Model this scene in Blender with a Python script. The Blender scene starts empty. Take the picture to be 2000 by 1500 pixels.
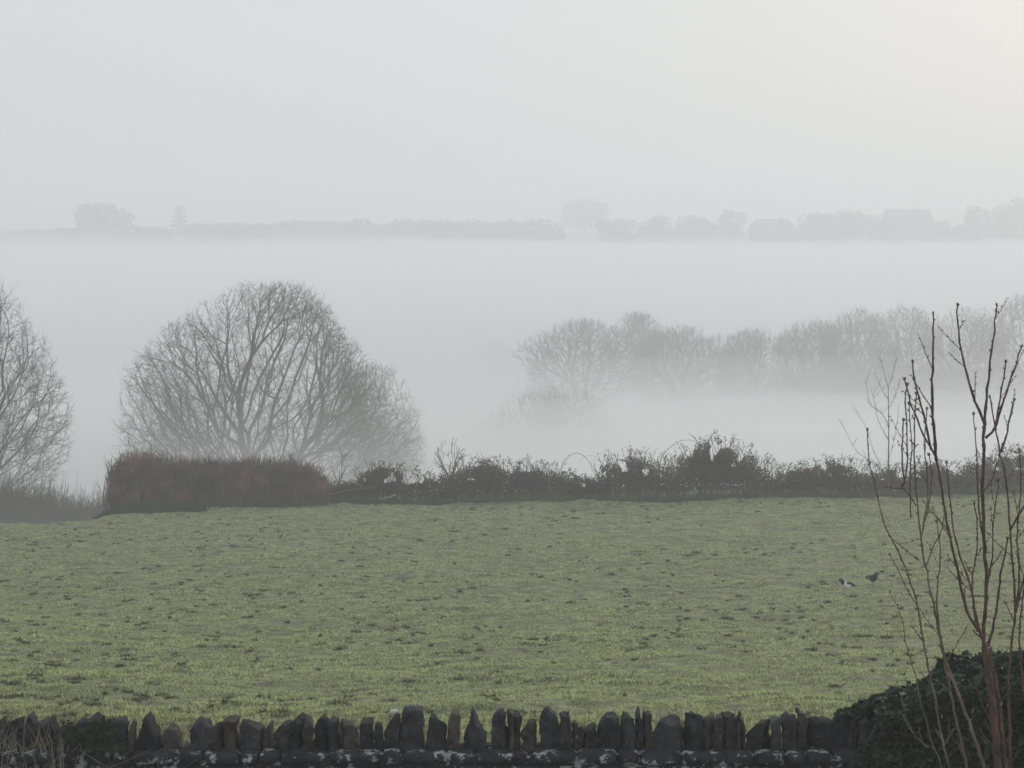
import bpy, bmesh, math, random
import numpy as np
from mathutils import Vector, noise as mnoise

random.seed(7)
RNG = np.random.default_rng(11)
SC = bpy.context.scene
COL = SC.collection

# ------------------------------------------------------------------ camera maths
F = 4705.0                       # focal length in photo pixels (2000 wide)
TH = math.atan(300.0 / F)        # pitch: horizon at row 450 of 1500

def P(u, v, d):
    """point seen at photo pixel (u, v) at distance d along +Y from the viewpoint"""
    a = (u - 1000.0) / F; b = (750.0 - v) / F
    y = math.cos(TH) + b * math.sin(TH)
    z = -math.sin(TH) + b * math.cos(TH)
    return Vector((a / y * d, d, z / y * d))

# ------------------------------------------------------------------ noise
def vnoise(x, y, seed=0):
    x = np.asarray(x, float); y = np.asarray(y, float)
    xi = np.floor(x).astype(np.int64); yi = np.floor(y).astype(np.int64)
    fx = x - xi; fy = y - yi
    fx = fx * fx * (3 - 2 * fx); fy = fy * fy * (3 - 2 * fy)
    def h(a, b):
        n = (a * 374761393 + b * 668265263 + seed * 1442695041) & 0xffffffff
        n = ((n ^ (n >> 13)) * 1274126177) & 0xffffffff
        n = n ^ (n >> 16)
        return (n & 0xffff) / 65535.0
    return ((h(xi, yi) * (1 - fx) + h(xi + 1, yi) * fx) * (1 - fy)
            + (h(xi, yi + 1) * (1 - fx) + h(xi + 1, yi + 1) * fx) * fy)

def sstep(a, b, x):
    t = np.clip((np.asarray(x, float) - a) / (b - a), 0, 1)
    return t * t * (3 - 2 * t)

# ------------------------------------------------------------------ terrain height
PD = [-4000, -60, 0, 15.5, 16.6, 17.2, 25, 30, 45, 60, 80, 94, 100, 112, 150, 250, 400, 700, 900, 1000, 1060, 1150, 1500, 4000]
PZ = [-6.0, -5.6, -5.2, -5.05, -5.0, -4.85, -5.65, -6.1, -7.75, -9.1, -10.2, -10.6, -10.85, -12.2, -18.5, -31, -41, -43, -36, -18, -7.0, -2.6, -2.2, -2.2]
def ground_z(x, y):
    x = np.asarray(x, float); y = np.asarray(y, float)
    z = np.interp(y, PD, PZ)
    xs = np.clip(x, -60, 60)
    z = z + 0.019 * xs * np.clip(y, 0, 100) / 94.0 * (1 - sstep(100, 160, y))
    # the field falls away beyond its edge on the left
    z = z - 3.2 * sstep(-15.0, -18.5, x) * sstep(87, 97, y) * (1 - sstep(130, 200, y))
    z = z + (vnoise(x / 60, y / 60, 3) - .5) * 3.0 * sstep(140, 300, y)
    return z
def field_z(x, y):
    z = ground_z(x, y)
    z = z + (vnoise(x / 3.1, y / 3.1, 5) - .5) * .16 + (vnoise(x / .9, y / .9, 6) - .5) * .09 + (vnoise(x / .33, y / .33, 8) - .5) * .07
    return z

# ------------------------------------------------------------------ object helpers
def tag(o, label=None, cat=None, group=None, kind=None):
    if label: o['label'] = label
    if cat: o['category'] = cat
    if group: o['group'] = group
    if kind: o['kind'] = kind
    return o
def empty(name, loc):
    o = bpy.data.objects.new(name, None); COL.objects.link(o)
    o.location = loc; o.empty_display_size = .3
    return o
def mesh_obj(name, V, faces, mat, parent=None, smooth=True, mats=None, fmat=None, origin=None):
    """V (N,3) array; faces: list of (M,k) int arrays; origin: location of the object (V is world)"""
    V = np.asarray(V, dtype=np.float32).reshape(-1, 3)
    if origin is not None:
        V = V - np.array(origin, dtype=np.float32)
    me = bpy.data.meshes.new(name)
    loops = []; tot = []
    for f in faces:
        f = np.asarray(f, dtype=np.int32)
        if f.size == 0: continue
        loops.append(f.ravel()); tot.append(np.full(len(f), f.shape[1], dtype=np.int32))
    loops = np.concatenate(loops); tot = np.concatenate(tot)
    start = np.zeros(len(tot), dtype=np.int32); start[1:] = np.cumsum(tot)[:-1]
    me.vertices.add(len(V)); me.vertices.foreach_set('co', V.ravel())
    me.loops.add(len(loops)); me.loops.foreach_set('vertex_index', loops)
    me.polygons.add(len(tot)); me.polygons.foreach_set('loop_start', start)
    me.polygons.foreach_set('use_smooth', np.full(len(tot), smooth, dtype=bool))
    for m in (mats or [mat]):
        me.materials.append(m)
    if fmat is not None:
        me.polygons.foreach_set('material_index', np.asarray(fmat, dtype=np.int32))
    me.update(calc_edges=True); me.validate()
    o = bpy.data.objects.new(name, me); COL.objects.link(o)
    if parent is not None:
        o.parent = parent
        if origin is not None: o.location = Vector(origin) - parent.location
    elif origin is not None:
        o.location = origin
    return o

class Geo:
    """collects tubes and leaf faces, then becomes ONE mesh object"""
    def __init__(s): s.pl = {}; s.V = []; s.F = []; s.n = 0
    def tube(s, pts, rad, k=3):
        s.pl.setdefault((len(pts), k), []).append((pts, rad))
    def add(s, V, faces):
        V = np.asarray(V, float).reshape(-1, 3)
        s.V.append(V)
        for f in faces: s.F.append(np.asarray(f) + s.n)
        s.n += len(V)
    def flush(s):
        for (n, k), L in s.pl.items():
            Pn = np.array([[tuple(q) for q in a[0]] for a in L], float)
            R = np.array([a[1] for a in L], float)
            T = np.gradient(Pn, axis=1)
            T /= np.linalg.norm(T, axis=2, keepdims=True) + 1e-9
            mean = T.mean(axis=1)
            ref = np.where(np.abs(mean[:, :1]) > .75, np.array([[0., 1., 0.]]), np.array([[1., 0., 0.]]))
            A = np.cross(T, ref[:, None, :]); A /= np.linalg.norm(A, axis=2, keepdims=True) + 1e-9
            B = np.cross(T, A)
            ang = np.arange(k) * 2 * math.pi / k
            V = Pn[:, :, None, :] + R[:, :, None, None] * (A[:, :, None, :] * np.cos(ang)[None, None, :, None] + B[:, :, None, :] * np.sin(ang)[None, None, :, None])
            M = len(L)
            idx = np.arange(M * n * k).reshape(M, n, k)
            a = idx[:, :-1, :]; b = idx[:, 1:, :]
            f = np.stack([a, np.roll(a, -1, 2), np.roll(b, -1, 2), b], axis=-1).reshape(-1, 4)
            fs = [f]
            if k > 4:      # cap visible cut ends of thick tubes
                fs.append(idx[:, -1, :].reshape(-1, k)); 
            s.add(V.reshape(-1, 3), fs)
        s.pl = {}
    def leaves(s, C, size, flat=0.0, aspect=.6, tri=False):
        C = np.asarray(C, float); m = len(C)
        size = np.broadcast_to(np.asarray(size, float), (m,))
        d = RNG.normal(size=(m, 3)); d[:, 2] *= (1 - flat); d /= np.linalg.norm(d, axis=1, keepdims=True)
        e = np.cross(d, RNG.normal(size=(m, 3))); e /= np.linalg.norm(e, axis=1, keepdims=True)
        d = d * size[:, None]; e = e * size[:, None] * aspect
        nrm = np.cross(d, e); nrm /= np.linalg.norm(nrm, axis=1, keepdims=True) + 1e-9
        if tri:
            V = np.stack([C - d * .5 - e * .5, C - d * .5 + e * .5, C + d * .5], axis=1)
            s.add(V.reshape(-1, 3), [np.arange(m * 3).reshape(m, 3)])
        else:
            V = np.stack([C - d * .5, C + e * .5 + nrm * size[:, None] * .08, C + d * .5, C - e * .5 + nrm * size[:, None] * .08], axis=1)
            s.add(V.reshape(-1, 3), [np.arange(m * 4).reshape(m, 4)])
    def build(s, name, mat, parent=None, smooth=True, origin=None):
        s.flush()
        return mesh_obj(name, np.concatenate(s.V), s.F, mat, parent, smooth, origin=origin)

# ------------------------------------------------------------------ materials
def newmat(name):
    m = bpy.data.materials.new(name); m.use_nodes = True
    nt = m.node_tree; b = nt.nodes['Principled BSDF']
    return m, nt, b
def noise_mat(name, stops, scale, rough=.85, detail=6, bump=0.0, bscale=None, scale_vec=None, spec=.3, sub=0):
    m, nt, b = newmat(name)
    tc = nt.nodes.new('ShaderNodeTexCoord'); geo = nt.nodes.new('ShaderNodeNewGeometry')
    mp = nt.nodes.new('ShaderNodeMapping'); nt.links.new(geo.outputs['Position'], mp.inputs[0])
    if scale_vec: mp.inputs['Scale'].default_value = scale_vec
    n = nt.nodes.new('ShaderNodeTexNoise'); n.inputs['Scale'].default_value = scale; n.inputs['Detail'].default_value = detail
    n.inputs['Roughness'].default_value = .6
    nt.links.new(mp.outputs[0], n.inputs['Vector'])
    r = nt.nodes.new('ShaderNodeValToRGB'); nt.links.new(n.outputs['Fac'], r.inputs[0])
    el = r.color_ramp.elements
    while len(el) < len(stops): el.new(.5)
    for e, (p, c) in zip(el, stops):
        e.position = p; e.color = (*c, 1)
    nt.links.new(r.outputs[0], b.inputs['Base Color'])
    b.inputs['Roughness'].default_value = rough
    b.inputs['Specular IOR Level'].default_value = spec
    if bump:
        n2 = nt.nodes.new('ShaderNodeTexNoise'); n2.inputs['Scale'].default_value = bscale or scale * 4; n2.inputs['Detail'].default_value = 5
        nt.links.new(mp.outputs[0], n2.inputs['Vector'])
        bp = nt.nodes.new('ShaderNodeBump'); bp.inputs['Strength'].default_value = bump; bp.inputs['Distance'].default_value = .02
        nt.links.new(n2.outputs['Fac'], bp.inputs['Height']); nt.links.new(bp.outputs[0], b.inputs['Normal'])
    return m, nt, b

M = {}
M['bark'], _, _ = noise_mat('grey_bark', [(.35, (.070, .064, .054)), (.6, (.130, .116, .095))], 1.3, bump=.4)
M['far_bark'], _, _ = noise_mat('far_bark', [(.35, (.055, .050, .044)), (.65, (.10, .088, .075))], .4)
M['brown_twig'], _, _ = noise_mat('brown_twig', [(.35, (.075, .055, .045)), (.65, (.14, .095, .075))], .5)
M['red_twig'], _, _ = noise_mat('red_twig', [(.32, (.070, .058, .048)), (.5, (.17, .112, .094)), (.66, (.36, .17, .135))], 1.3)
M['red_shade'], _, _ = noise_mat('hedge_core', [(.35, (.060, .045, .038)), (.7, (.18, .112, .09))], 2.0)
M['bramble_leaf'], _, _ = noise_mat('bramble_leaf', [(.30, (.038, .031, .028)), (.5, (.080, .054, .043)), (.72, (.095, .084, .046))], 1.4)
M['bramble_stem'], _, _ = noise_mat('bramble_stem', [(.3, (.045, .030, .030)), (.7, (.11, .070, .060))], 2.0)
M['dry_grass'], _, _ = noise_mat('dry_grass', [(.3, (.16, .14, .07)), (.7, (.34, .26, .16))], 1.5)
M['pink_grass'], _, _ = noise_mat('dead_stems', [(.3, (.15, .12, .085)), (.7, (.36, .29, .22))], 3)
M['rough_grass'], _, _ = noise_mat('rough_grass', [(.3, (.045, .055, .028)), (.7, (.11, .12, .055))], 1.5)
M['fern'], _, _ = noise_mat('fern_green', [(.3, (.02, .032, .014)), (.7, (.055, .085, .03))], 5)
M['ridge_leaf'], _, _ = noise_mat('ridge_crown', [(.3, (.035, .038, .032)), (.7, (.075, .072, .055))], .3)
M['conifer'], _, _ = noise_mat('conifer_needle', [(.3, (.02, .03, .022)), (.7, (.045, .06, .04))], .3)
M['ivy'], _, _ = noise_mat('ivy_leaf', [(.3, (.010, .020, .009)), (.6, (.024, .046, .018)), (.85, (.060, .092, .032))], 6, rough=.6, spec=.4)
M['ivy_stem'], _, _ = noise_mat('ivy_stem', [(.3, (.02, .018, .014)), (.7, (.05, .04, .03))], 6)
M['shoot_dark'], _, _ = noise_mat('dark_reddish_shoot', [(.3, (.050, .036, .028)), (.55, (.12, .070, .052)), (.75, (.23, .11, .075))], 9, bump=.3, bscale=60)
M['shoot_pale'], _, _ = noise_mat('pale_shoot', [(.3, (.075, .055, .038)), (.55, (.16, .12, .085)), (.75, (.30, .22, .16))], 7, bump=.3, bscale=60)
M['mid_leaf'], _, _ = noise_mat('scrub_leaf', [(.3, (.04, .04, .035)), (.7, (.09, .08, .06))], .5)
M['roof'], _, _ = noise_mat('slate_roof', [(.3, (.07, .07, .075)), (.7, (.12, .12, .12))], 2)
M['render'], _, _ = noise_mat('wall_render', [(.3, (.11, .105, .10)), (.7, (.16, .15, .14))], 2)
M['wood'], _, _ = noise_mat('old_rail', [(.3, (.07, .06, .05)), (.7, (.16, .14, .12))], 5, bump=.3)
M['pale_wood'], _, _ = noise_mat('pale_rail', [(.3, (.22, .20, .18)), (.7, (.36, .33, .30))], 5, bump=.3)
M['pale_stone'], _, _ = noise_mat('pale_stone', [(.3, (.42, .42, .38)), (.7, (.62, .61, .55))], 20, bump=.3)
M['black_feather'], _, _ = noise_mat('black_feather', [(.3, (.010, .011, .012)), (.7, (.022, .022, .026))], 20, rough=.5)
M['white_feather'], _, _ = noise_mat('white_feather', [(.3, (.82, .82, .80)), (.7, (.90, .90, .88))], 20)
M['grey_feather'], _, _ = noise_mat('grey_feather', [(.3, (.05, .052, .055)), (.7, (.09, .09, .095))], 20)

# grass blades
def grass_mat():
    m, nt, b = newmat('pasture_blade')
    geo = nt.nodes.new('ShaderNodeNewGeometry')
    def nz(scale, detail=4, w=0):
        n = nt.nodes.new('ShaderNodeTexNoise'); n.inputs['Scale'].default_value = scale; n.inputs['Detail'].default_value = detail
        n.inputs['Roughness'].default_value = .65
        mp = nt.nodes.new('ShaderNodeMapping'); mp.inputs['Location'].default_value = (w, w * 1.7, 0)
        nt.links.new(geo.outputs['Position'], mp.inputs[0]); nt.links.new(mp.outputs[0], n.inputs['Vector'])
        return n
    n1 = nz(.35, 5); n2 = nz(4.6, 5, 13)
    r1 = nt.nodes.new('ShaderNodeValToRGB'); nt.links.new(n1.outputs['Fac'], r1.inputs[0])
    e = r1.color_ramp.elements; e[0].position = .35; e[0].color = (.36, .375, .18, 1); e[1].position = .65; e[1].color = (.49, .525, .19, 1)
    r2 = nt.nodes.new('ShaderNodeValToRGB'); nt.links.new(n2.outputs['Fac'], r2.inputs[0])
    e = r2.color_ramp.elements; e[0].position = .36; e[0].color = (.10, .105, .055, 1); e[1].position = .58; e[1].color = (.56, .58, .25, 1)
    mx = nt.nodes.new('ShaderNodeMix'); mx.data_type = 'RGBA'; mx.inputs[0].default_value = .5
    nt.links.new(r1.outputs[0], mx.inputs[6]); nt.links.new(r2.outputs[0], mx.inputs[7])
    nt.links.new(mx.outputs[2], b.inputs['Base Color'])
    b.inputs['Roughness'].default_value = .7; b.inputs['Specular IOR Level'].default_value = .2
    return m
M['blade'] = grass_mat()
M['dark_blade'], _, _ = noise_mat('dark_blade', [(.3, (.065, .065, .035)), (.7, (.19, .19, .09))], 3)
M['field'], _, _ = noise_mat('pasture_ground', [(.33, (.06, .056, .034)), (.5, (.135, .145, .062)), (.68, (.25, .265, .12))], 2.6, bump=.6, bscale=9)
M['ground'], _, _ = noise_mat('pale_bounce_ground', [(.3, (.20, .23, .19)), (.7, (.32, .35, .30))], .05)  # valley ground colour made paler to bounce light up into the mist

# wall stone with lichen
def stone_mat(name, dark, light, lichen, lscale=3.5, lth=.62):
    m, nt, b = newmat(name)
    geo = nt.nodes.new('ShaderNodeNewGeometry'); oi = nt.nodes.new('ShaderNodeObjectInfo')
    n = nt.nodes.new('ShaderNodeTexNoise'); n.inputs['Scale'].default_value = 9; n.inputs['Detail'].default_value = 8; n.inputs['Roughness'].default_value = .7
    nt.links.new(geo.outputs['Position'], n.inputs['Vector'])
    r = nt.nodes.new('ShaderNodeValToRGB'); nt.links.new(n.outputs['Fac'], r.inputs[0])
    e = r.color_ramp.elements; e[0].position = .32; e[0].color = (*dark, 1); e[1].position = .7; e[1].color = (*light, 1)
    n2 = nt.nodes.new('ShaderNodeTexNoise'); n2.inputs['Scale'].default_value = lscale; n2.inputs['Detail'].default_value = 9; n2.inputs['Roughness'].default_value = .72
    nt.links.new(geo.outputs['Position'], n2.inputs['Vector'])
    r2 = nt.nodes.new('ShaderNodeValToRGB'); nt.links.new(n2.outputs['Fac'], r2.inputs[0])
    e = r2.color_ramp.elements; e[0].position = lth; e[0].color = (0, 0, 0, 1); e[1].position = lth + .04; e[1].color = (1, 1, 1, 1)
    mx = nt.nodes.new('ShaderNodeMix'); mx.data_type = 'RGBA'
    nt.links.new(r2.outputs[0], mx.inputs[0]); nt.links.new(r.outputs[0], mx.inputs[6]); mx.inputs[7].default_value = (*lichen, 1)
    # moss tint per stone
    hs = nt.nodes.new('ShaderNodeHueSaturation'); mr = nt.nodes.new('ShaderNodeMapRange')
    nt.links.new(oi.outputs['Random'], mr.inputs[0]); mr.inputs[3].default_value = .7; mr.inputs[4].default_value = 1.5
    nt.links.new(mr.outputs[0], hs.inputs['Value']); nt.links.new(mx.outputs[2], hs.inputs['Color'])
    nt.links.new(hs.outputs[0], b.inputs['Base Color'])
    b.inputs['Roughness'].default_value = .9; b.inputs['Specular IOR Level'].default_value = .2
    bp = nt.nodes.new('ShaderNodeBump'); bp.inputs['Strength'].default_value = .9; bp.inputs['Distance'].default_value = .025
    nt.links.new(n.outputs['Fac'], bp.inputs['Height']); nt.links.new(bp.outputs[0], b.inputs['Normal'])
    return m
M['coping'] = stone_mat('coping_stone', (.009, .009, .011), (.060, .058, .058), (.19, .18, .17), 8, .64)
M['coping_brown'] = stone_mat('brown_coping_stone', (.015, .013, .012), (.095, .078, .064), (.24, .22, .18), 8, .64)
M['rubble'] = stone_mat('rubble_stone', (.009, .010, .012), (.050, .050, .052), (.37, .41, .43), 7.5, .548)

# ------------------------------------------------------------------ ground, field
def grid_obj(name, xs, ys, zf, mat):
    X, Y = np.meshgrid(xs, ys, indexing='ij')
    V = np.stack([X, Y, zf(X, Y)], axis=-1).reshape(-1, 3)
    nx, ny = len(xs), len(ys)
    idx = np.arange(nx * ny).reshape(nx, ny)
    f = np.stack([idx[:-1, :-1], idx[1:, :-1], idx[1:, 1:], idx[:-1, 1:]], axis=-1).reshape(-1, 4)
    return mesh_obj(name, V, [f], mat)
xs = np.unique(np.concatenate([np.linspace(-3800, -200, 40), np.linspace(-200, -40, 30), np.linspace(-40, 40, 60), np.linspace(40, 200, 30), np.linspace(200, 3800, 40)]))
ys = np.unique(np.concatenate([np.linspace(-3800, -100, 30), np.linspace(-100, 16.8, 30), np.linspace(16.8, 200, 120), np.linspace(200, 1300, 120), np.linspace(1300, 3900, 20)]))
def lower_ground(X, Y):
    z = ground_z(X, Y)
    inside = sstep(-48, -44, X) * (1 - sstep(44, 48, X)) * sstep(16.9, 17.6, Y) * (1 - sstep(100, 103, Y))
    return z - .35 * inside
g = grid_obj('ground', xs, ys, lower_ground, M['ground']); tag(g, kind='structure')
fx = np.unique(np.concatenate([np.linspace(-50, -18, 70), np.linspace(-18, 18, 240), np.linspace(18, 50, 70)]))
fy = np.unique(np.concatenate([np.linspace(17.0, 24, 20), np.linspace(24, 104, 420)]))
def field_sheet(X, Y):
    z = field_z(X, Y)
    edge = np.minimum(np.minimum(sstep(-50, -46, X), 1 - sstep(46, 50, X)), 1 - sstep(101, 104, Y))
    return z - .6 * (1 - edge)
f = grid_obj('field', fx, fy, field_sheet, M['field']); tag(f, kind='structure')

# grass blades on the field: uncountable
def grass_field():
    n = 300000
    dd = np.linspace(23, 99, 400)
    s = -np.interp(dd, PD, PZ) / dd
    t = RNG.uniform(s.min(), s.max(), n)
    y = np.interp(-t, -s, dd)
    x = RNG.uniform(-1, 1, n) * (y * .2126 * 1.22 + 1.0)
    keep = (y < 97.5) & ~((x < -15) & (y > 90))
    m1 = vnoise(x / .42, y / .42, 21) * .5 + vnoise(x / 1.7, y / 1.7, 22) * .5
    keep &= RNG.uniform(0, 1, n) < np.clip((m1 - .2) / .2, .4, 1)
    x = x[keep]; y = y[keep]; m1 = m1[keep]
    z = field_z(x, y)
    V = []; tr = []
    hgt = (.010 + .038 * np.clip(m1, 0, 1) ** 1.3) * RNG.uniform(.7, 1.4, len(x))
    for k in range(4):
        a = RNG.uniform(0, 2 * math.pi, len(x)); lean = RNG.uniform(.6, 2.8, len(x))
        bx = x + RNG.normal(0, .035, len(x)); by = y + RNG.normal(0, .035, len(x))
        w = .007 + .00018 * y
        h = hgt * RNG.uniform(.6, 1.1, len(x))
        px = -np.sin(a) * w; py = np.cos(a) * w
        tip = np.stack([bx + np.cos(a) * h * lean, by + np.sin(a) * h * lean, z + h], -1)
        v = np.stack([np.stack([bx - px, by - py, z - .02], -1), np.stack([bx + px, by + py, z - .02], -1), tip], 1)
        V.append(v.reshape(-1, 3))
    V = np.concatenate(V)
    o = mesh_obj('grass', V, [np.arange(len(V)).reshape(-1, 3)], M['blade'], smooth=False)
    tag(o, 'short winter pasture grass covering the field', 'grass', kind='stuff')
grass_field()
def dark_clumps():
    n = 3300
    dd = np.linspace(23, 99, 400); s = -np.interp(dd, PD, PZ) / dd
    y = np.interp(-RNG.uniform(s.min(), s.max(), n), -s, dd)
    x = RNG.uniform(-1, 1, n) * (y * .2126 * 1.22 + 1.0)
    keep = (y < 96) & (vnoise(x / 4, y / 9, 91) * .6 + vnoise(x / 1.2, y / 3, 92) * .4 > RNG.uniform(.32, .72, n)); x = x[keep]; y = y[keep]
    V = []
    for cx, cy in zip(x, y):
        w = .025 + .11 * random.random() ** 2.2 * (1 if random.random() < .9 else 1.8); m = int(14 + w * 260)
        px = cx + RNG.normal(0, w * .5, m); py = cy + RNG.normal(0, w * .28, m)
        pz = field_z(px, py); a = RNG.uniform(0, 6.28, m); h = RNG.uniform(.02, .075, m); wd = .012 + .0002 * cy
        ex = np.cos(a) * wd; ey = np.sin(a) * wd; ln = RNG.normal(0, .9, (2, m)) * h
        V.append(np.stack([np.stack([px - ex, py - ey, pz], -1), np.stack([px + ex, py + ey, pz], -1), np.stack([px + ln[0], py + ln[1], pz + h], -1)], 1).reshape(-1, 3))
    V = np.concatenate(V)
    o = mesh_obj('dark_grass', V, [np.arange(len(V)).reshape(-1, 3)], M['dark_blade'], smooth=False)
    tag(o, 'small dark clumps of trampled grass and dung scattered over the field', 'grass', kind='stuff')
dark_clumps()

# ------------------------------------------------------------------ bare trees
def rand_perp(d):
    while True:
        r = Vector((random.gauss(0, 1), random.gauss(0, 1), random.gauss(0, 1)))
        c = d.cross(r)
        if c.length > .1: return c.normalized()

class Env:
    """crown envelope: rows (height above base, left x, right x); depth radius = half width * deep"""
    def __init__(s, rows, deep=.9):
        rows = sorted(rows); s.h = [r[0] for r in rows]; s.l = [r[1] for r in rows]; s.r = [r[2] for r in rows]; s.deep = deep
        s.sd = random.random() * 100
    def inside(s, p):
        if p.z < s.h[0] or p.z > s.h[-1]: return False
        L = float(np.interp(p.z, s.h, s.l)); R = float(np.interp(p.z, s.h, s.r))
        w = (R - L) / 2
        if w <= .01: return False
        c = (L + R) / 2
        k = 1 + .14 * mnoise.noise((p.x * .45 + s.sd, p.y * .45, p.z * .45)) + random.gauss(0, .035)
        return ((p.x - c) / w) ** 2 + (p.y / (w * s.deep)) ** 2 < k * k
    def dist(s, p, d, mx):
        t = 0; st = mx / 14
        while t < mx:
            t += st
            if not s.inside(p + d * t): return t
        return mx

def grow(wood, twigs, env, p, d, length, r, level, spec):
    S = spec
    n = S['seg'][level]
    step = length / n
    pts = [p.copy()]; rad = [r]
    end_r = max(r * S['taper'][level], S['rmin'])
    wob = S['wob'][level]
    kids = []
    nk = S['kids'][level]
    nk = max(0, int(nk * random.uniform(.75, 1.25) + .5)) if nk else 0
    fr = sorted(random.uniform(S['first'][level], 1.0) for _ in range(nk))
    out = 0
    for i in range(n):
        rad_dir = (p - S['_c']).normalized() if (p - S['_c']).length > .5 else d
        d = (d + rand_perp(d) * random.gauss(0, wob) + Vector((0, 0, S['up'][level])) * (1.0 / n) + rad_dir * S['radial'][level] / n).normalized()
        q = p + d * step
        if (level > 0 or i > n * .6) and not env.inside(q):
            out += 1
            if level == 0:
                q = p + d * step * .5; pts.append(q); rad.append(end_r)
                break
            if out > 1 or random.random() < .6:
                if len(pts) < 2: pts.append(p + d * step * .5); rad.append(end_r)
                break
        while fr and fr[0] <= (i + 1) / n:
            f_ = fr.pop(0) * n - i
            kids.append((p.lerp(q, min(max(f_, 0), 1)), d.copy(), r + (end_r - r) * (i + f_) / n))
        p = q; pts.append(p.copy()); rad.append(r + (end_r - r) * (i + 1) / n)
    m_ = len(rad)
    if level == 0 and m_ > 2: rad = [r * (1 - i / (m_ - 1)) ** .8 + S['rmin'] for i in range(m_)]
    k = 6 if r > .12 else (5 if r > .06 else (4 if r > .03 else 3))
    (wood if r > S['split'] else twigs).tube(pts, rad, k)
    if level + 1 >= len(S['seg']): return
    for (kp, kd, kr) in kids:
        ang = math.radians(random.uniform(*S['ang'][level]))
        nd = (kd * math.cos(ang) + rand_perp(kd) * math.sin(ang)).normalized()
        if nd.z < -.35: nd.z *= .3; nd.normalize()
        mx = S['maxlen'][level + 1]
        L = min(env.dist(kp, nd, mx * 1.2), mx) * random.uniform(.65, 1.08)
        if L < .12: continue
        if level >= S['thin_lv']:
            dd_ = env.dist(kp, (kp - S['_c']).normalized(), S['shell'] * 2)
            if dd_ > S['shell'] and random.random() < S['thin']: continue
        grow(wood, twigs, env, kp, nd, L, max(kr * S['rk'][level], S['rmin']), level + 1, S)

def bare_tree(base, env, spec, label, group=None, name='tree', mat=None, fork=2.5, limbs=14, spread=75, trunk_r=.6, cat='tree'):
    base = Vector(base)
    wood = Geo(); twigs = Geo()
    spec = dict(spec); spec['_c'] = Vector((0, 0, fork * .6)); spec.setdefault('thin', .8); spec.setdefault('shell', 2.6); spec.setdefault('thin_lv', 1); spec.setdefault('radial', [0, .4, .22, .1, .0])
    p0 = Vector((0, 0, -.4)); top = Vector((random.uniform(-.1, .1) * fork * .3, 0, fork))
    pts = [p0, Vector((0, 0, .3)), p0.lerp(top, .6), top]
    wood.tube(pts, [trunk_r * 1.35, trunk_r * 1.1, trunk_r * .95, trunk_r * .8], 8)
    for i in range(limbs):
        a = i * 2.399 + random.uniform(-.3, .3)
        el = math.radians(spread) * math.sqrt((i + .5) / limbs)
        d = Vector((math.sin(el) * math.cos(a), math.sin(el) * math.sin(a), math.cos(el)))
        st = Vector((0, 0, fork * random.uniform(.72, 1.0))) + Vector((d.x, d.y, 0)) * trunk_r * .5
        L = env.dist(st, d, spec['maxlen'][0]) * random.uniform(.9, 1.0)
        if L < 1: continue
        grow(wood, twigs, env, st, d, L, trunk_r * spec['rl'] * random.uniform(.75, 1.15), 0, spec)
    t = empty(name, base)
    tag(t, label, cat, group)
    wood.build('trunk', mat or M['bark'], t); twigs.build('crown', mat or M['bark'], t)
    return t

SPEC_MAIN = dict(seg=[10, 7, 5, 4, 3], taper=[.20, .30, .4, .5, .6], rmin=.0085, wob=[.055, .085, .13, .17, .22], kids=[15, 9, 7, 5, 0],
                 first=[.22, .2, .15, .15], up=[.10, .10, .06, .02, 0], ang=[(14, 36), (20, 45), (25, 55), (30, 65)],
                 maxlen=[17, 6.5, 2.8, 1.3, .6], rk=[.55, .55, .55, .6], rl=.27, split=.035)
def rows_px(rows, d, base):
    """rows given in photo pixels (v, uL, uR) -> envelope rows relative to base"""
    out = []
    for v, a, b in rows:
        p = P(a, v, d); q = P(b, v, d)
        out.append((p.z - base[2], p.x - base[0], q.x - base[0]))
    return out
def at(u, d, dz=0.0):
    x = (u - 1000) / F * d
    return (x * 1.0, d, float(ground_z(x, d)) + dz)

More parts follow.
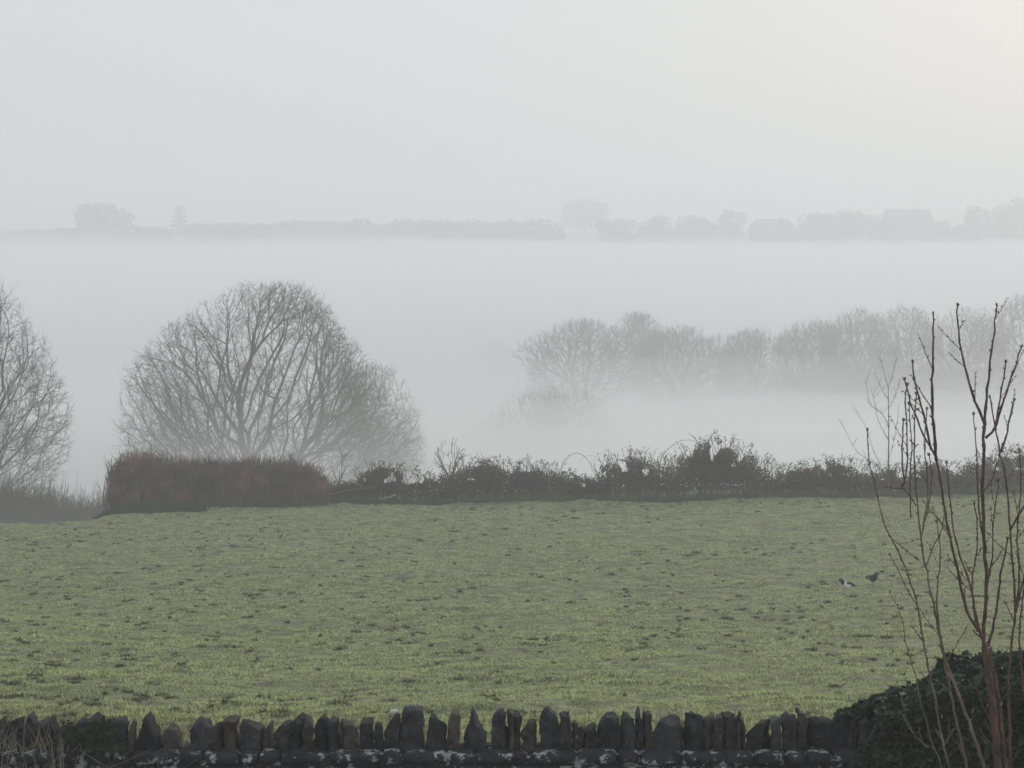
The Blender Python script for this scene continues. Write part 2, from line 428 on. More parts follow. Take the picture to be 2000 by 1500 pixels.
def crown_tree(base, env, label, N=7000, bf=.5, rmin=.008, fork=2.0, group=None, mat=None, trunk_r=.5, twig_len=.55, twigs=2, inner=.35,
               droop=0.0, clump=1.6, name='tree', seed=1, split=.035, expo=2.25, spread=.55, lobe=.16):
    """bare crown: growing points fill the envelope and are joined to the trunk by the cheapest balanced paths"""
    rg = np.random.default_rng(seed)
    h0, h1 = max(env.h[0], fork * .7, .8), env.h[-1]; lx, rx = min(env.l), max(env.r)
    pts = []
    tot = 0
    while tot < N:
        m = N * 3
        z = rg.uniform(h0, h1, m); x = rg.uniform(lx * 1.02, rx * 1.02, m)
        L = np.interp(z, env.h, env.l); R = np.interp(z, env.h, env.r); w = np.maximum((R - L) / 2, .05); c = (L + R) / 2
        wm = (rx - lx) / 2
        y = rg.uniform(-wm * env.deep, wm * env.deep, m)
        # distance of the point from the crown surface, 0 centre .. 1 shell
        q = np.sqrt(((x - c) / w) ** 2 + (y / (w * env.deep)) ** 2)
        qz = 1 - (h1 - z) / (h1 - h0)
        a = np.arctan2(y, x - c)
        lob = 1 + lobe * (vnoise(a * 2.3 + 9 + seed, z / (clump * 1.3), seed) - .6) + rg.normal(0, .03, m)
        ok = q < lob
        dens = np.where((q > .62) | (z > h1 - .24 * (h1 - h0)), 1.0, inner)
        cl = vnoise(x / clump + seed * 7, z / clump + y / clump * .6, seed + 3)
        dens = dens * np.clip(.25 + 1.6 * (cl - .18), .1, 1)
        ok &= rg.uniform(0, 1, m) < dens
        P_ = np.stack([x, y, z], -1)[ok]
        pts.append(P_); tot += len(P_)
    Q = np.concatenate(pts)[:N]
    Q = np.concatenate([[(0, 0, fork)], Q])
    n = len(Q)
    par = np.zeros(n, int); plen = np.zeros(n)
    d0 = np.linalg.norm(Q - Q[0], axis=1)
    best = d0.copy(); best[0] = np.inf; bpar = np.zeros(n, int)
    done = np.zeros(n, bool); done[0] = True
    order = []
    for _ in range(n - 1):
        j = int(np.argmin(best)); p = bpar[j]
        par[j] = p; plen[j] = plen[p] + math.dist(Q[j], Q[p]); done[j] = True; order.append(j)
        df = Q - Q[j]; c = np.sqrt(np.einsum('ij,ij->i', df, df)) + bf * plen[j]
        c[done] = np.inf; best[j] = np.inf
        u = c < best; u[j] = False
        best[u] = c[u]; bpar[u] = j
        best[done] = np.inf
    kids = [[] for _ in range(n)]
    for j in order: kids[par[j]].append(j)
    tips = np.zeros(n)
    for j in reversed(order):
        if tips[j] == 0: tips[j] = 1
        tips[par[j]] += tips[j]
    rad = rmin * np.maximum(tips, 1) ** (1 / expo)
    rad = np.minimum(rad, trunk_r * .5)
    # relax kinks
    for it in range(3):
        Q2 = Q.copy()
        for j in order:
            if kids[j]:
                k = max(kids[j], key=lambda t: tips[t])
                Q2[j] = Q[j] * .5 + (Q[par[j]] + Q[k]) * .25
        Q = Q2
    wood = Geo(); tw = Geo()
    wood.tube([Vector((0, 0, -.4)), Vector((0, 0, .25)), Vector((0, 0, fork * .6)), Vector((0, 0, fork + .3))], [trunk_r * 1.35, trunk_r, trunk_r * .85, trunk_r * .6], 8)
    starts = [(0, k) for k in kids[0]]
    while starts:
        p, j = starts.pop()
        chain = [p, j]
        while kids[j]:
            ks = sorted(kids[j], key=lambda t: -tips[t])
            for k in ks[1:]: starts.append((j, k))
            j = ks[0]; chain.append(j)
        # cut long chains where they get thin
        rr = [rad[c] for c in chain]; rr[0] = min(rr[0], rr[1] * 1.1)
        i0 = 0
        while i0 < len(chain) - 1:
            i1 = min(i0 + 12, len(chain) - 1)
            seg = chain[i0:i1 + 1]; sr = rr[i0:i1 + 1]
            k = 6 if sr[0] > .1 else (4 if sr[0] > .03 else 3)
            (wood if sr[0] > split else tw).tube([Q[c] for c in seg], sr, k)
            i0 = i1
    # twigs
    C0 = np.array([0, 0, fork * .5])
    for j in range(1, n):
        if tips[j] > 6: continue
        m = twigs + (1 if not kids[j] else 0)
        base_d = Q[j] - Q[par[j]]; base_d = base_d / (np.linalg.norm(base_d) + 1e-6)
        rd = Q[j] - C0; rd = rd / (np.linalg.norm(rd) + 1e-6)
        for _ in range(m):
            d = base_d * .6 + rd * .5 + rg.normal(0, spread, 3) + np.array([0, 0, .12 - droop])
            d /= np.linalg.norm(d); L = twig_len * rg.uniform(.4, 1.25)
            e1 = Q[j] + d * L * .5; d2 = d + rg.normal(0, .25, 3) + np.array([0, 0, .08 - droop]); d2 /= np.linalg.norm(d2)
            e2 = e1 + d2 * L * .5
            tw.tube([Q[j], e1, e2], [rmin * .9, rmin * .75, rmin * .45], 3)
    t = empty(name, base); tag(t, label, 'tree', group)
    wood.build('trunk', mat or M['bark'], t); tw.build('crown', mat or M['bark'], t)
    return t

MAINBASE = at(492, 150)
env = Env(rows_px([(556, 450, 585), (568, 420, 622), (600, 365, 650), (640, 318, 680), (700, 285, 735), (760, 262, 775), (810, 246, 800), (860, 236, 815), (910, 250, 815), (960, 300, 760), (985, 420, 600), (1020, 470, 520)], 150, MAINBASE), .7)
crown_tree(MAINBASE, env, 'large domed bare tree with many fanning limbs behind the reddish hedge', N=13500, bf=.40, rmin=.0098, fork=1.2, trunk_r=.8, twig_len=.58, inner=.2, seed=4, expo=1.98, spread=1.0, clump=2.8, lobe=.34)

# tree at the frame's edge: fine drooping twigs
LB = at(-70, 128)
env = Env(rows_px([(535, -160, -20), (565, -230, 20), (620, -290, 50), (680, -320, 85), (740, -330, 118), (800, -330, 132), (850, -330, 134), (900, -320, 122), (945, -300, 100), (985, -200, 40), (1020, -90, -50)], 128, LB), .9)
SPEC_L = dict(SPEC_MAIN); SPEC_L.update(up=[.1, 0, -.2, -.25, -.1], kids=[12, 9, 6, 4, 0], wob=[.09, .14, .2, .25, .3], rmin=.009, radial=[0, .4, .35, .2, .1], ang=[(20, 50), (22, 55), (25, 60), (25, 60)])
crown_tree(LB, env, 'bare tree with drooping twiggy branches cut off by the frame edge', N=6800, bf=.32, rmin=.009, fork=3.0, trunk_r=.5, twig_len=.75, inner=.5, droop=.22, seed=8, clump=1.3)

# paler crown seen beside the big dome
BB = at(735, 185)
env = Env(rows_px([(715, 700, 760), (740, 670, 790), (800, 650, 820), (860, 640, 838), (920, 650, 835), (960, 690, 800), (1000, 725, 745)], 185, BB), .9)
SPEC_S = dict(SPEC_MAIN); SPEC_S.update(rmin=.014, kids=[8, 6, 5, 3, 0], maxlen=[9, 4, 2, 1.2, .7])
crown_tree(BB, env, 'pale misty bare tree half hidden by the big dome', N=2200, bf=.6, rmin=.013, fork=1.5, trunk_r=.3, twig_len=.6, inner=.5, seed=9)

# row of trees rising out of the mist
SPEC_MID = dict(seg=[8, 6, 4, 3], taper=[.3, .35, .45, .6], rmin=.024, wob=[.06, .1, .16, .22], kids=[12, 9, 8, 0], shell=3.6, thin=.75,
                first=[.4, .25, .15], up=[.1, .1, .05, 0], ang=[(18, 42), (22, 50), (25, 60)], radial=[0, .4, .2, .0],
                maxlen=[22, 8, 4.2, 2.1], rk=[.5, .5, .55], rl=.28, split=.09)
MIDN = 0
def mid_tree(uc, ul, ur, vt, vb, d, label, group='trees standing out of the mist', limbs=20, fork_v=800, round_=.55, spec=SPEC_MID, spread=76, dens=1.0, inner=.35, rm=.023):
    b = at(uc, d)
    w = ur - ul; h = vb - vt
    rows = []
    for f_ in (.01, .05, .12, .22, .35, .5, .7, 1.0):
        hw = w / 2 * math.sqrt(1 - (1 - f_) ** 2); cc = (ul + ur) / 2
        rows.append((vt + h * .6 * f_, cc - hw, cc + hw))
    rows += [(vt + h * .85, ul + w * .04, ur - w * .04), (vb, ul + w * .12, ur - w * .12), (vb + h * .2, ul + w * .26, ur - w * .26), (vb + h * .5, uc - w * .12, uc + w * .12)]
    e = Env(rows_px(rows, d, b), .85)
    fz = P(uc, fork_v, d).z - b[2]
    global MIDN
    MIDN += 1
    vol = (rows_px([(vt, ul, ur)], d, b)[0][2] - rows_px([(vt, ul, ur)], d, b)[0][1])
    return crown_tree(b, e, label, N=int(min(4200, 900 + vol * 140) * dens), bf=.38, rmin=rm, fork=max(fz, 1.2), group=group, trunk_r=.5, twig_len=1.1, inner=inner, mat=M['far_bark'], seed=20 + MIDN, split=.09, clump=2.8, expo=2.2, lobe=.42, spread=.7)
mid_tree(1130, 1005, 1262, 624, 775, 395, 'wide umbrella-shaped bare tree at the left end of the misty row', limbs=26, fork_v=790)
mid_tree(1243, 1180, 1305, 611, 740, 440, 'paler taller tree peeping up behind the umbrella-shaped one', fork_v=760)
mid_tree(1330, 1222, 1445, 636, 780, 400, 'flat-topped bare tree second along the misty row', limbs=22, fork_v=780)
mid_tree(1474, 1400, 1552, 643, 780, 402, 'small low bare tree in the dip of the misty row', fork_v=770)
mid_tree(1578, 1498, 1668, 625, 775, 400, 'bare tree with open branches where the misty row begins to rise', fork_v=760)
mid_tree(1672, 1600, 1752, 604, 770, 404, 'tall bare tree of the misty row standing over the dark scrub start', fork_v=750)
mid_tree(1765, 1688, 1852, 598, 770, 402, 'broad tall bare tree behind the tip of the tallest upright shoot', fork_v=750)
mid_tree(1882, 1800, 1975, 601, 770, 400, 'bare tree behind the two highest shoot tips in the misty row', fork_v=750)
mid_tree(2010, 1915, 2110, 576, 770, 396, 'tallest tree of the misty row, cut off by the frame edge', fork_v=750)
mid_tree(2130, 2060, 2200, 585, 730, 400, 'bare tree just outside the frame at the row end', fork_v=750) if False else None
for (uc, hw, vt, lab) in [(1285, 62, 646, 'bare tree set back in the gap right of the umbrella-shaped one'), (1408, 60, 652, 'bare tree set back between the flat-topped tree and the dip'),
        (1532, 62, 648, 'bare tree set back where the misty row climbs out of the dip'), (1625, 60, 622, 'bare tree set back behind the scrub start in the misty row'),
        (1718, 60, 612, 'bare tree set back just left of the tallest upright shoot'), (1825, 62, 612, 'bare tree set back between the two upright shoot tips'), (1938, 62, 598, 'bare tree set back beside the tallest row tree')]:
    mid_tree(uc, uc - hw, uc + hw, vt, 775, 432, lab, group='trees in the second rank of the misty row', fork_v=770, dens=.36)
mid_tree(1080, 930, 1230, 758, 935, 285, 'very faint broad bare tree dissolving in mist above the hedge', group=None, limbs=24, fork_v=945, dens=.95, inner=.7, rm=.0145)
mid_tree(792, 762, 824, 688, 730, 520, 'tiny faint round tree in the mist beside the big dome', group=None, fork_v=760, limbs=8, dens=.45)
mid_tree(968, 920, 1020, 664, 740, 490, 'ghostly bare tree left of the umbrella-shaped tree in mist', group=None, fork_v=760, limbs=9, dens=.33, inner=.2)

def leaf_mass(name, base, lumps, n, size, mat, label, cat, group=None, stems=None, stem_mat=None, origin_d=None, crown='foliage', tri=False):
    """crown of many small leaf faces spread through lumps (cx, cy, cz, rx, ry, rz) in local coordinates"""
    t = empty(name, base); tag(t, label, cat, group)
    g = Geo()
    vol = np.array([l[3] * l[4] * l[5] for l in lumps]) ** .67; vol /= vol.sum()
    C = []
    for l, w in zip(lumps, vol):
        m = max(8, int(n * w))
        q = RNG.normal(size=(m, 3)); q /= np.linalg.norm(q, axis=1, keepdims=True)
        rr = RNG.uniform(.35, 1.0, (m, 1)) ** .6
        k = 1 + .28 * (vnoise(q[:, 0] * 3 + l[0] * 5, q[:, 2] * 3 + l[2], 31)[:, None] - .4)
        c = q * rr * k * np.array(l[3:6]) + np.array(l[0:3])
        C.append(c)
    C = np.concatenate(C)
    g.leaves(C, size * RNG.uniform(.6, 1.4, len(C)), tri=tri)
    g.build(crown, mat, t, smooth=False)
    if stems:
        s = Geo()
        for pts, rad in stems: s.tube(pts, rad, 5)
        s.build('stem' if crown == 'foliage' else 'trunk', stem_mat or M['bramble_stem'], t)
    return t

# dark scrub under the right half of the misty row
for (ua, ub, vt, lab) in [(1540, 1700, 702, 'dark scrub thicket low under the rising misty row'), (1680, 1850, 698, 'dark scrub thicket behind the upright shoots'), (1830, 2060, 705, 'dark scrub thicket below the tallest row tree')]:
    d = 410; vt -= 2; b = at((ua + ub) / 2, d); k = d / F
    topz = P(0, vt, d).z - b[2]
    L = []
    w = (ub - ua) * k
    for i in range(7):
        cx = (i / 6 - .5) * w * .85
        L.append((cx, random.uniform(-2, 2), topz * random.uniform(.62, .72), w * .14, 3, topz * .27))
    tr = [([Vector((l[0], l[1], -.5)), Vector((l[0] * .98, l[1], l[2] * .6)), Vector((l[0] * .95, l[1], l[2]))], [.25, .18, .08]) for l in L[::2]]
    leaf_mass('thicket', b, L, 2600, .8, M['mid_leaf'], lab, 'thicket', 'scrub thickets under the misty row', tr, M['far_bark'], crown='crown', tri=True)
for (ua, ub, vt, d, lab) in [(820, 960, 724, 500, 'barely visible low copse in mist left of the row'), (915, 1030, 716, 520, 'barely visible low copse touching the umbrella-shaped tree')]:
    b = at((ua + ub) / 2, d); k = d / F; topz = P(0, vt, d).z - b[2]; w = (ub - ua) * k
    L = [((i / 5 - .5) * w * .85, random.uniform(-2, 2), topz * random.uniform(.6, .7), w * .14, 4, topz * .3) for i in range(6)]
    leaf_mass('copse', b, L, 2600, .9, M['mid_leaf'], lab, 'copse', None, [([Vector((0, 0, -.5)), Vector((0, 0, topz * .7))], [.4, .2])], M['far_bark'], crown='crown', tri=True)

# ------------------------------------------------------------------ far ridge
RD = 1085
def ridge_tree(u, vt, wpx, label, d=RD, group='hazy trees along the far ridge', n=1700):
    wpx = wpx * 1.3 if vt > 405 and d == RD else wpx * 1.05
    b = at(u, d); k = d / F
    topz = P(0, vt, d).z - b[2]; w = wpx * k / 2
    L = [(0, 0, topz * .6, w * .8, w * .8, topz * .4), (0, 0, topz * .3, w * 1.05, w * .8, topz * .25)]
    for i in range(6):
        a = random.uniform(0, 6.28)
        L.append((math.cos(a) * w * .6, math.sin(a) * w * .6, topz * random.uniform(.35, .78), w * .45, w * .45, topz * .24))
    tr = [([Vector((0, 0, -1)), Vector((0, 0, topz * .3)), Vector((.1, 0, topz * .7))], [w * .09 + .15, w * .07 + .1, .1])]
    return leaf_mass('ridge_tree', b, L, n, max(.5, w * .16), M['ridge_leaf'], label, 'tree', group, tr, M['far_bark'], crown='crown', tri=True)
ridge = [(205, 394, 108, 'large round hazy tree, the biggest at the left end of the far ridge'),
 (20, 452, 70, 'low hazy tree on the far ridge nearest the frame edge'), (75, 448, 80, 'low hazy tree on the far ridge left of the large round one'),
 (130, 444, 60, 'small hazy tree touching the large round ridge tree on its left'), (268, 440, 50, 'small hazy tree between the round tree and the conifer'),
 (308, 441, 48, 'low hazy bush just left of the ridge conifer'), (398, 436, 56, 'low hazy tree just right of the ridge conifer'),
 (455, 434, 66, 'second low hazy tree right of the ridge conifer'), (515, 436, 70, 'third low hazy tree right of the ridge conifer'),
 (580, 432, 84, 'broad low ridge tree above the big dome tree top'), (640, 433, 70, 'low ridge tree right above the big dome shoulder'),
 (700, 428, 72, 'slightly raised ridge tree between two broad low ones'), (752, 437, 54, 'shallow dip bush on the ridge'),
 (800, 427, 62, 'pointed low ridge tree past the shallow dip'), (862, 431, 84, 'broad low ridge tree at about the ridge middle'),
 (925, 429, 76, 'even-topped low ridge tree left of the level stretch'), (985, 431, 70, 'level-topped ridge tree in the even stretch'),
 (1050, 428, 90, 'darker broad ridge tree just left of the tall faint one'), (1205, 428, 62, 'low mound-like ridge tree right of the tall faint one'),
 (1268, 428, 40, 'narrow ridge tree joined to a pointed one'), (1292, 418, 44, 'pointed ridge tree before the gap'),
 (1355, 420, 74, 'rounded dome ridge tree between pointed and tall knob trees'), (1428, 407, 46, 'dark round knob of a ridge tree standing highest near the house roof'),
 (1588, 414, 60, 'pale ridge tree just left of the smooth flat dome'), (1643, 412, 84, 'smooth flat-domed ridge tree left of the long building'),
 (1702, 420, 44, 'small ridge tree at the left end of the long building'), (1838, 428, 36, 'small ridge tree at the right end of the long building'),
 (1880, 438, 50, 'low bush in the ridge gap past the long building'), (1908, 397, 62, 'tall rounded ridge tree right of the gap'),
 (1955, 396, 58, 'tall ridge tree second from the frame edge'), (2000, 384, 76, 'highest ridge tree at the frame edge')]
for (u, v, w, lab) in ridge: ridge_tree(u, v, w, lab)
for (u, v, w, lab) in [(1738, 427, 44, 'low bush before the left half of the long ridge building'), (1792, 430, 50, 'low bush before the right half of the long ridge building'), (1482, 441, 36, 'low bush before the left half of the hipped ridge house'), (1532, 443, 38, 'low bush before the right half of the hipped ridge house')]:
    ridge_tree(u, v, w, lab, d=RD - 9, group='bushes before the ridge buildings')
ridge_tree(1142, 384, 92, 'tall very faint round tree farther back behind the ridge', d=1330, group=None)
# conifer
b = at(352, RD); k = RD / F; H = P(0, 402, RD).z - b[2]
L = []
for i in range(7):
    f_ = i / 6; L.append((0, 0, H * (.22 + .72 * f_), 25 * k * (1 - f_ * .62) , 25 * k * (1 - f_ * .62), H * .06))
leaf_mass('conifer', b, L, 1500, .7, M['conifer'], 'dark tiered conifer standing alone on the far ridge', 'tree', None,
          [([Vector((0, 0, -1)), Vector((0, 0, H * .5)), Vector((0, 0, H * .97))], [.5, .35, .08])], M['far_bark'], crown='crown', tri=True)
# houses on the ridge
def house(u0, u1, v_ridge, d, label, depth=9, name='house', hip=.25):
    uc = (u0 + u1) / 2; b = at(uc, d); k = d / F; W = (u1 - u0) * k / 2
    top = P(0, v_ridge, d).z - b[2]; eave = top * .58
    t = empty(name, b); tag(t, label, 'building')
    D = depth / 2
    def box(x0, x1, y0, y1, z0, z1):
        v = np.array([(x, y, z) for x in (x0, x1) for y in (y0, y1) for z in (z0, z1)], float)
        fs = np.array([[0, 1, 3, 2], [4, 6, 7, 5], [0, 4, 5, 1], [2, 3, 7, 6], [1, 5, 7, 3], [0, 2, 6, 4]])
        return v, fs
    g = Geo(); v, fs = box(-W, W, -D, D, -1, eave); g.add(v, [fs]); g.build('wall', M['render'], t, smooth=False)
    o = .5; h = W * hip
    v = np.array([(-W - o, -D - o, eave), (W + o, -D - o, eave), (W + o, D + o, eave), (-W - o, D + o, eave), (-W + h, 0, top), (W - h, 0, top),
                  (-W - o, -D - o, eave - .25), (W + o, -D - o, eave - .25), (W + o, D + o, eave - .25), (-W - o, D + o, eave - .25)], float)
    r = mesh_obj('roof', v, [np.array([[0, 1, 5, 4], [2, 3, 4, 5], [6, 7, 1, 0], [7, 8, 2, 1], [8, 9, 3, 2], [9, 6, 0, 3], [9, 8, 7, 6]]), np.array([[1, 2, 5], [3, 0, 4]])], M['roof'], t, smooth=False)
    g = Geo(); v, fs = box(W * .35, W * .35 + 1.1, -.5, .5, top - 1.2, top + .9); g.add(v, [fs]); g.build('chimney', M['render'], r, smooth=False)
    for i in range(max(2, int(W / 3))):
        x = -W + (i + .5) * 2 * W / max(2, int(W / 3))
        g = Geo(); v, fs = box(x - .6, x + .6, -D - .06, -D + .1, eave * .45, eave * .75); g.add(v, [fs]); g.build('window', M['roof'], t, smooth=False)
    return t
house(1722, 1818, 409, RD + 4, 'long low building with a level roof ridge among the far trees', depth=11, hip=.08)
house(1462, 1552, 428, RD + 4, 'house with sloping hipped roof right of the dark knob tree', hip=.3)

# ------------------------------------------------------------------ hedge behind the field
HD = 94.0
def hz(u, d=HD): 
    x = (u - 1000) / F * d
    return float(field_z(x, d)) if d < 101 else float(ground_z(x, d))

def twig_hedge(u0, u1, tops, d, dep, n, mat, label, rmin=.006, name='hedge', lean=.10, core=True, group=None, grass=True, tmat=None, h_jit=.12):
    """hedge of thousands of upright stems; tops: list (u, v) of its upper line"""
    uc = (u0 + u1) / 2; b = Vector(((uc - 1000) / F * d, d, hz(uc, d)))
    t = empty(name, b); tag(t, label, 'hedge', group)
    tu = [p[0] for p in tops]; tv = [p[1] for p in tops]
    g = Geo()
    ns = random.random() * 50
    for i in range(n):
        u = random.uniform(u0, u1); dy = random.uniform(-dep, dep)
        x = (u - 1000) / F * d; zb = hz(u, d) - b.z
        zt = P(u, float(np.interp(u, tu, tv)) + (float(vnoise(u / 26., ns, 71)) - .45) * 13 + (float(vnoise(u / 6., ns, 72)) - .5) * 12, d).z - b.z
        h = (zt - zb) * random.uniform(.72, 1.0) * (1 + abs(random.gauss(0, h_jit)))
        h *= 1 - .25 * (dy / dep) ** 2
        edge = min(u - u0, u1 - u) / F * d
        dx = random.gauss(0, lean) * h
        if edge < .2: h *= .85 + edge * .7
        p0 = Vector((x - b.x, dy, zb - .05)); p3 = Vector((x - b.x + dx, dy + random.gauss(0, .12), zb + h))
        p1 = p0.lerp(p3, .35) + Vector((random.gauss(0, .05), random.gauss(0, .05), 0)); p2 = p0.lerp(p3, .7) + Vector((random.gauss(0, .07), random.gauss(0, .07), 0))
        r = random.uniform(rmin, rmin * 2)
        g.tube([p0, p1, p2, p3], [r * 1.5, r * 1.2, r, r * .5], 3)
        for k in range(3):
            s = p1.lerp(p3, random.uniform(.1, .9)); L = random.uniform(.2, .5)
            a = random.uniform(0, 6.28); e = s + Vector((math.cos(a) * L * .5, math.sin(a) * L * .5, L * random.uniform(.4, .9)))
            m_ = s.lerp(e, .5) + Vector((random.gauss(0, .03), 0, random.gauss(0, .03)))
            g.tube([s, m_, e], [r * .9, r * .7, r * .4], 3)
    g.build('stem', mat, t)
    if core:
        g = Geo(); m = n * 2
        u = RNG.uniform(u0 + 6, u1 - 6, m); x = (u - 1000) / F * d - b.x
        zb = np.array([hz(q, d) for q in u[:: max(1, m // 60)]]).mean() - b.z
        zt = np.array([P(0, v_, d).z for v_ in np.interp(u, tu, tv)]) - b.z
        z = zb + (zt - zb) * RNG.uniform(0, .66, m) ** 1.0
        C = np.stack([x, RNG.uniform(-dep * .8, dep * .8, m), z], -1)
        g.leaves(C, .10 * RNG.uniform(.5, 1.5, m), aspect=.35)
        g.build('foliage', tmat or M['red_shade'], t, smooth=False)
    if grass:
        g = Geo(); m = int((u1 - u0) * 7)
        for i in range(m):
            u = random.uniform(u0, u1); dy = -dep + random.gauss(-.15, .22)
            x = (u - 1000) / F * d - b.x; zb = hz(u, d) - b.z
            h = random.uniform(.12, .42); 
            p0 = Vector((x, dy, zb - .03)); p2 = p0 + Vector((random.gauss(0, .12), random.gauss(0, .1), h))
            g.tube([p0, p0.lerp(p2, .55) + Vector((0, 0, .03)), p2], [.012, .010, .003], 3)
        g.build('grass_tuft', M['rough_grass'], t)
    return t

twig_hedge(212, 640, [(212, 908), (228, 898), (260, 893), (300, 895), (380, 901), (430, 905), (520, 899), (570, 905), (600, 914), (620, 928), (642, 948)], 95, .9, 4300, M['red_twig'],
           'dense reddish-brown upright-stemmed hedge in front of the big dome tree', rmin=.009)

def bramble(u0, u1, vt, d, label, n=5200, lumps=6, arches=3, fall=.22, dep=1.1, name='bush', group='bramble bushes along the field edge', mat=None, leaf=.075, peak=None, spray=26):
    uc = (u0 + u1) / 2; b = Vector(((uc - 1000) / F * d, d, hz(uc, d)))
    W = (u1 - u0) / F * d / 2; H = P(uc, vt, d).z - b.z
    L = []
    pk = 0 if peak is None else ((peak - 1000) / F * d - b.x) / W
    for i in range(lumps):
        f_ = (i + .5) / lumps * 2 - 1
        hh = H * (1 - fall * abs(f_ - pk) ** 1.5) * random.uniform(.82, 1.0)
        L.append((f_ * W * .86, random.uniform(-.3, .3) * dep, hh * .48, W / lumps * 1.55, dep * .8, hh * .46))
    L.append((pk * W, 0, H * .55, W * .42, dep * .7, H * .38))
    t = empty(name, b); tag(t, label, 'bush', group)
    g = Geo(); C = []
    vol = np.array([(l[3] * l[5]) for l in L]); vol /= vol.sum()
    for l, w in zip(L, vol):
        m = int(n * w * 1.7)
        q = RNG.normal(size=(m, 3)); q /= np.linalg.norm(q, axis=1, keepdims=True)
        rr = RNG.uniform(.0, 1.0, (m, 1)) ** .42
        C.append(q * rr * (1 + RNG.normal(0, .07, (m, 1))) * np.array(l[3:6]) + np.array(l[0:3]))
    C = np.concatenate(C); 
    gap = vnoise(C[:, 0] / .28 + uc, C[:, 2] / .28, 77)
    C = C[(gap > .27) | (C[:, 2] < H * .45)]
    C[:, 2] = np.maximum(C[:, 2], .0)
    g.leaves(C, leaf * RNG.uniform(.6, 1.4, len(C)), aspect=.7)
    s = Geo(); tips = []
    for i in range(int(spray * W)):
        x = random.uniform(-.9, .9) * W; f_ = x / W
        hh = H * (1 - fall * abs(f_ - pk) ** 1.5)
        a = random.uniform(0, 6.28); h0 = hh * random.uniform(.5, .85)
        p0 = Vector((x, random.uniform(-.6, .6) * dep, h0)); L_ = random.uniform(.3, .75)
        p2 = p0 + Vector((math.cos(a) * L_ * .7, math.sin(a) * L_ * .3, hh * random.uniform(.98, 1.12) - h0))
        p1 = p0.lerp(p2, .5) + Vector((random.gauss(0, .06), 0, .05))
        s.tube([p0, p1, p2], [.010, .008, .004], 3)
        for k in range(7): tips.append(tuple(p1.lerp(p2, random.uniform(0, 1)) + Vector((random.gauss(0, .035), random.gauss(0, .03), random.gauss(0, .035)))))
    g.leaves(np.array(tips), leaf * .85, aspect=.7)
    for i in range(int(60 * W)):
        x = random.uniform(-.95, .95) * W; hh = H * (1 - fall * abs(x / W - pk) ** 1.5)
        p0 = Vector((x, random.uniform(-.8, .8) * dep, -.05)); p3 = p0 + Vector((random.gauss(0, .3), random.gauss(0, .2), hh * random.uniform(.6, .98)))
        s.tube([p0, p0.lerp(p3, .4) + Vector((random.gauss(0, .08), 0, .05)), p0.lerp(p3, .8) + Vector((random.gauss(0, .08), 0, .08)), p3], [.013, .011, .009, .004], 3)
    g.build('foliage', mat or M['bramble_leaf'], t, smooth=False)
    for i in range(arches):
        x = random.uniform(-.8, .8) * W; sd = random.choice((-1, 1)); L_ = random.uniform(.5, 1.1)
        hh = H * (1 - fall * abs(x / W - pk) ** 1.5)
        pts = []
        for k in range(9):
            q = k / 8
            pts.append(Vector((x + sd * L_ * q, random.gauss(0, .01), hh * .7 + math.sin(q * 2.5) * hh * (.27 + .04 * (i % 3)))))
        s.tube(pts, [.011 - .0009 * k for k in range(9)], 3)
    s.build('stem', M['bramble_stem'], t)
    # rough grass at the foot
    g = Geo()
    for i in range(int((u1 - u0) * 5)):
        x = random.uniform(-1, 1) * W; dy = -dep + random.gauss(-.1, .22); u = 1000 + (x + b.x) * F / d
        zb = hz(u, d) - b.z; h = random.uniform(.1, .38)
        p0 = Vector((x, dy, zb - .03)); p2 = p0 + Vector((random.gauss(0, .12), random.gauss(0, .1), h))
        g.tube([p0, p0.lerp(p2, .55) + Vector((0, 0, .03)), p2], [.012, .010, .003], 3)
    g.build('grass_tuft', M['rough_grass'], t)
    return t

bramble(625, 725, 940, 95.5, 'low sprawling bramble beside the old rails, right of the reddish hedge', n=2600, lumps=4, arches=3, dep=.7)
bramble(690, 868, 906, 95, 'bramble bush with greenish leafy top right of the old rails', n=7000, peak=745)
bramble(850, 1010, 893, 94.5, 'thick dark bramble bush with sprays on its top, mid hedge', n=7000, peak=950)
bramble(990, 1145, 899, 94.5, 'brownish bramble bush sloping down to a low gap', n=5600, peak=1030)
bramble(1115, 1195, 930, 94.5, 'low thin bramble filling the gap before the tall mound', n=2000, lumps=4, arches=4, dep=.7)
bramble(1165, 1335, 880, 94, 'ragged bramble bush just left of the tall mound', n=6600, peak=1240)
bramble(1310, 1545, 850, 94, 'tallest rounded bramble mound of the hedge with a knobbly tip', fall=.5, n=13500, lumps=8, arches=3, peak=1395)
bramble(1515, 1595, 905, 94, 'small loose bramble between the tall mound and a rounder bush', n=1900, lumps=3, arches=4, dep=.7)
bramble(1560, 1705, 893, 94, 'rounded open bramble bush left of the slender shoots', n=5000, peak=1630)
bramble(1690, 1800, 906, 94, 'thin bramble bush behind the pale slender shoots', n=2900, lumps=5)
bramble(1780, 1900, 900, 94, 'bramble bush behind the forked dark shoots', n=4000, lumps=5, peak=1830)
bramble(1880, 2060, 872, 94, 'dark bramble bush cut off by the frame edge', n=7600, peak=1990)
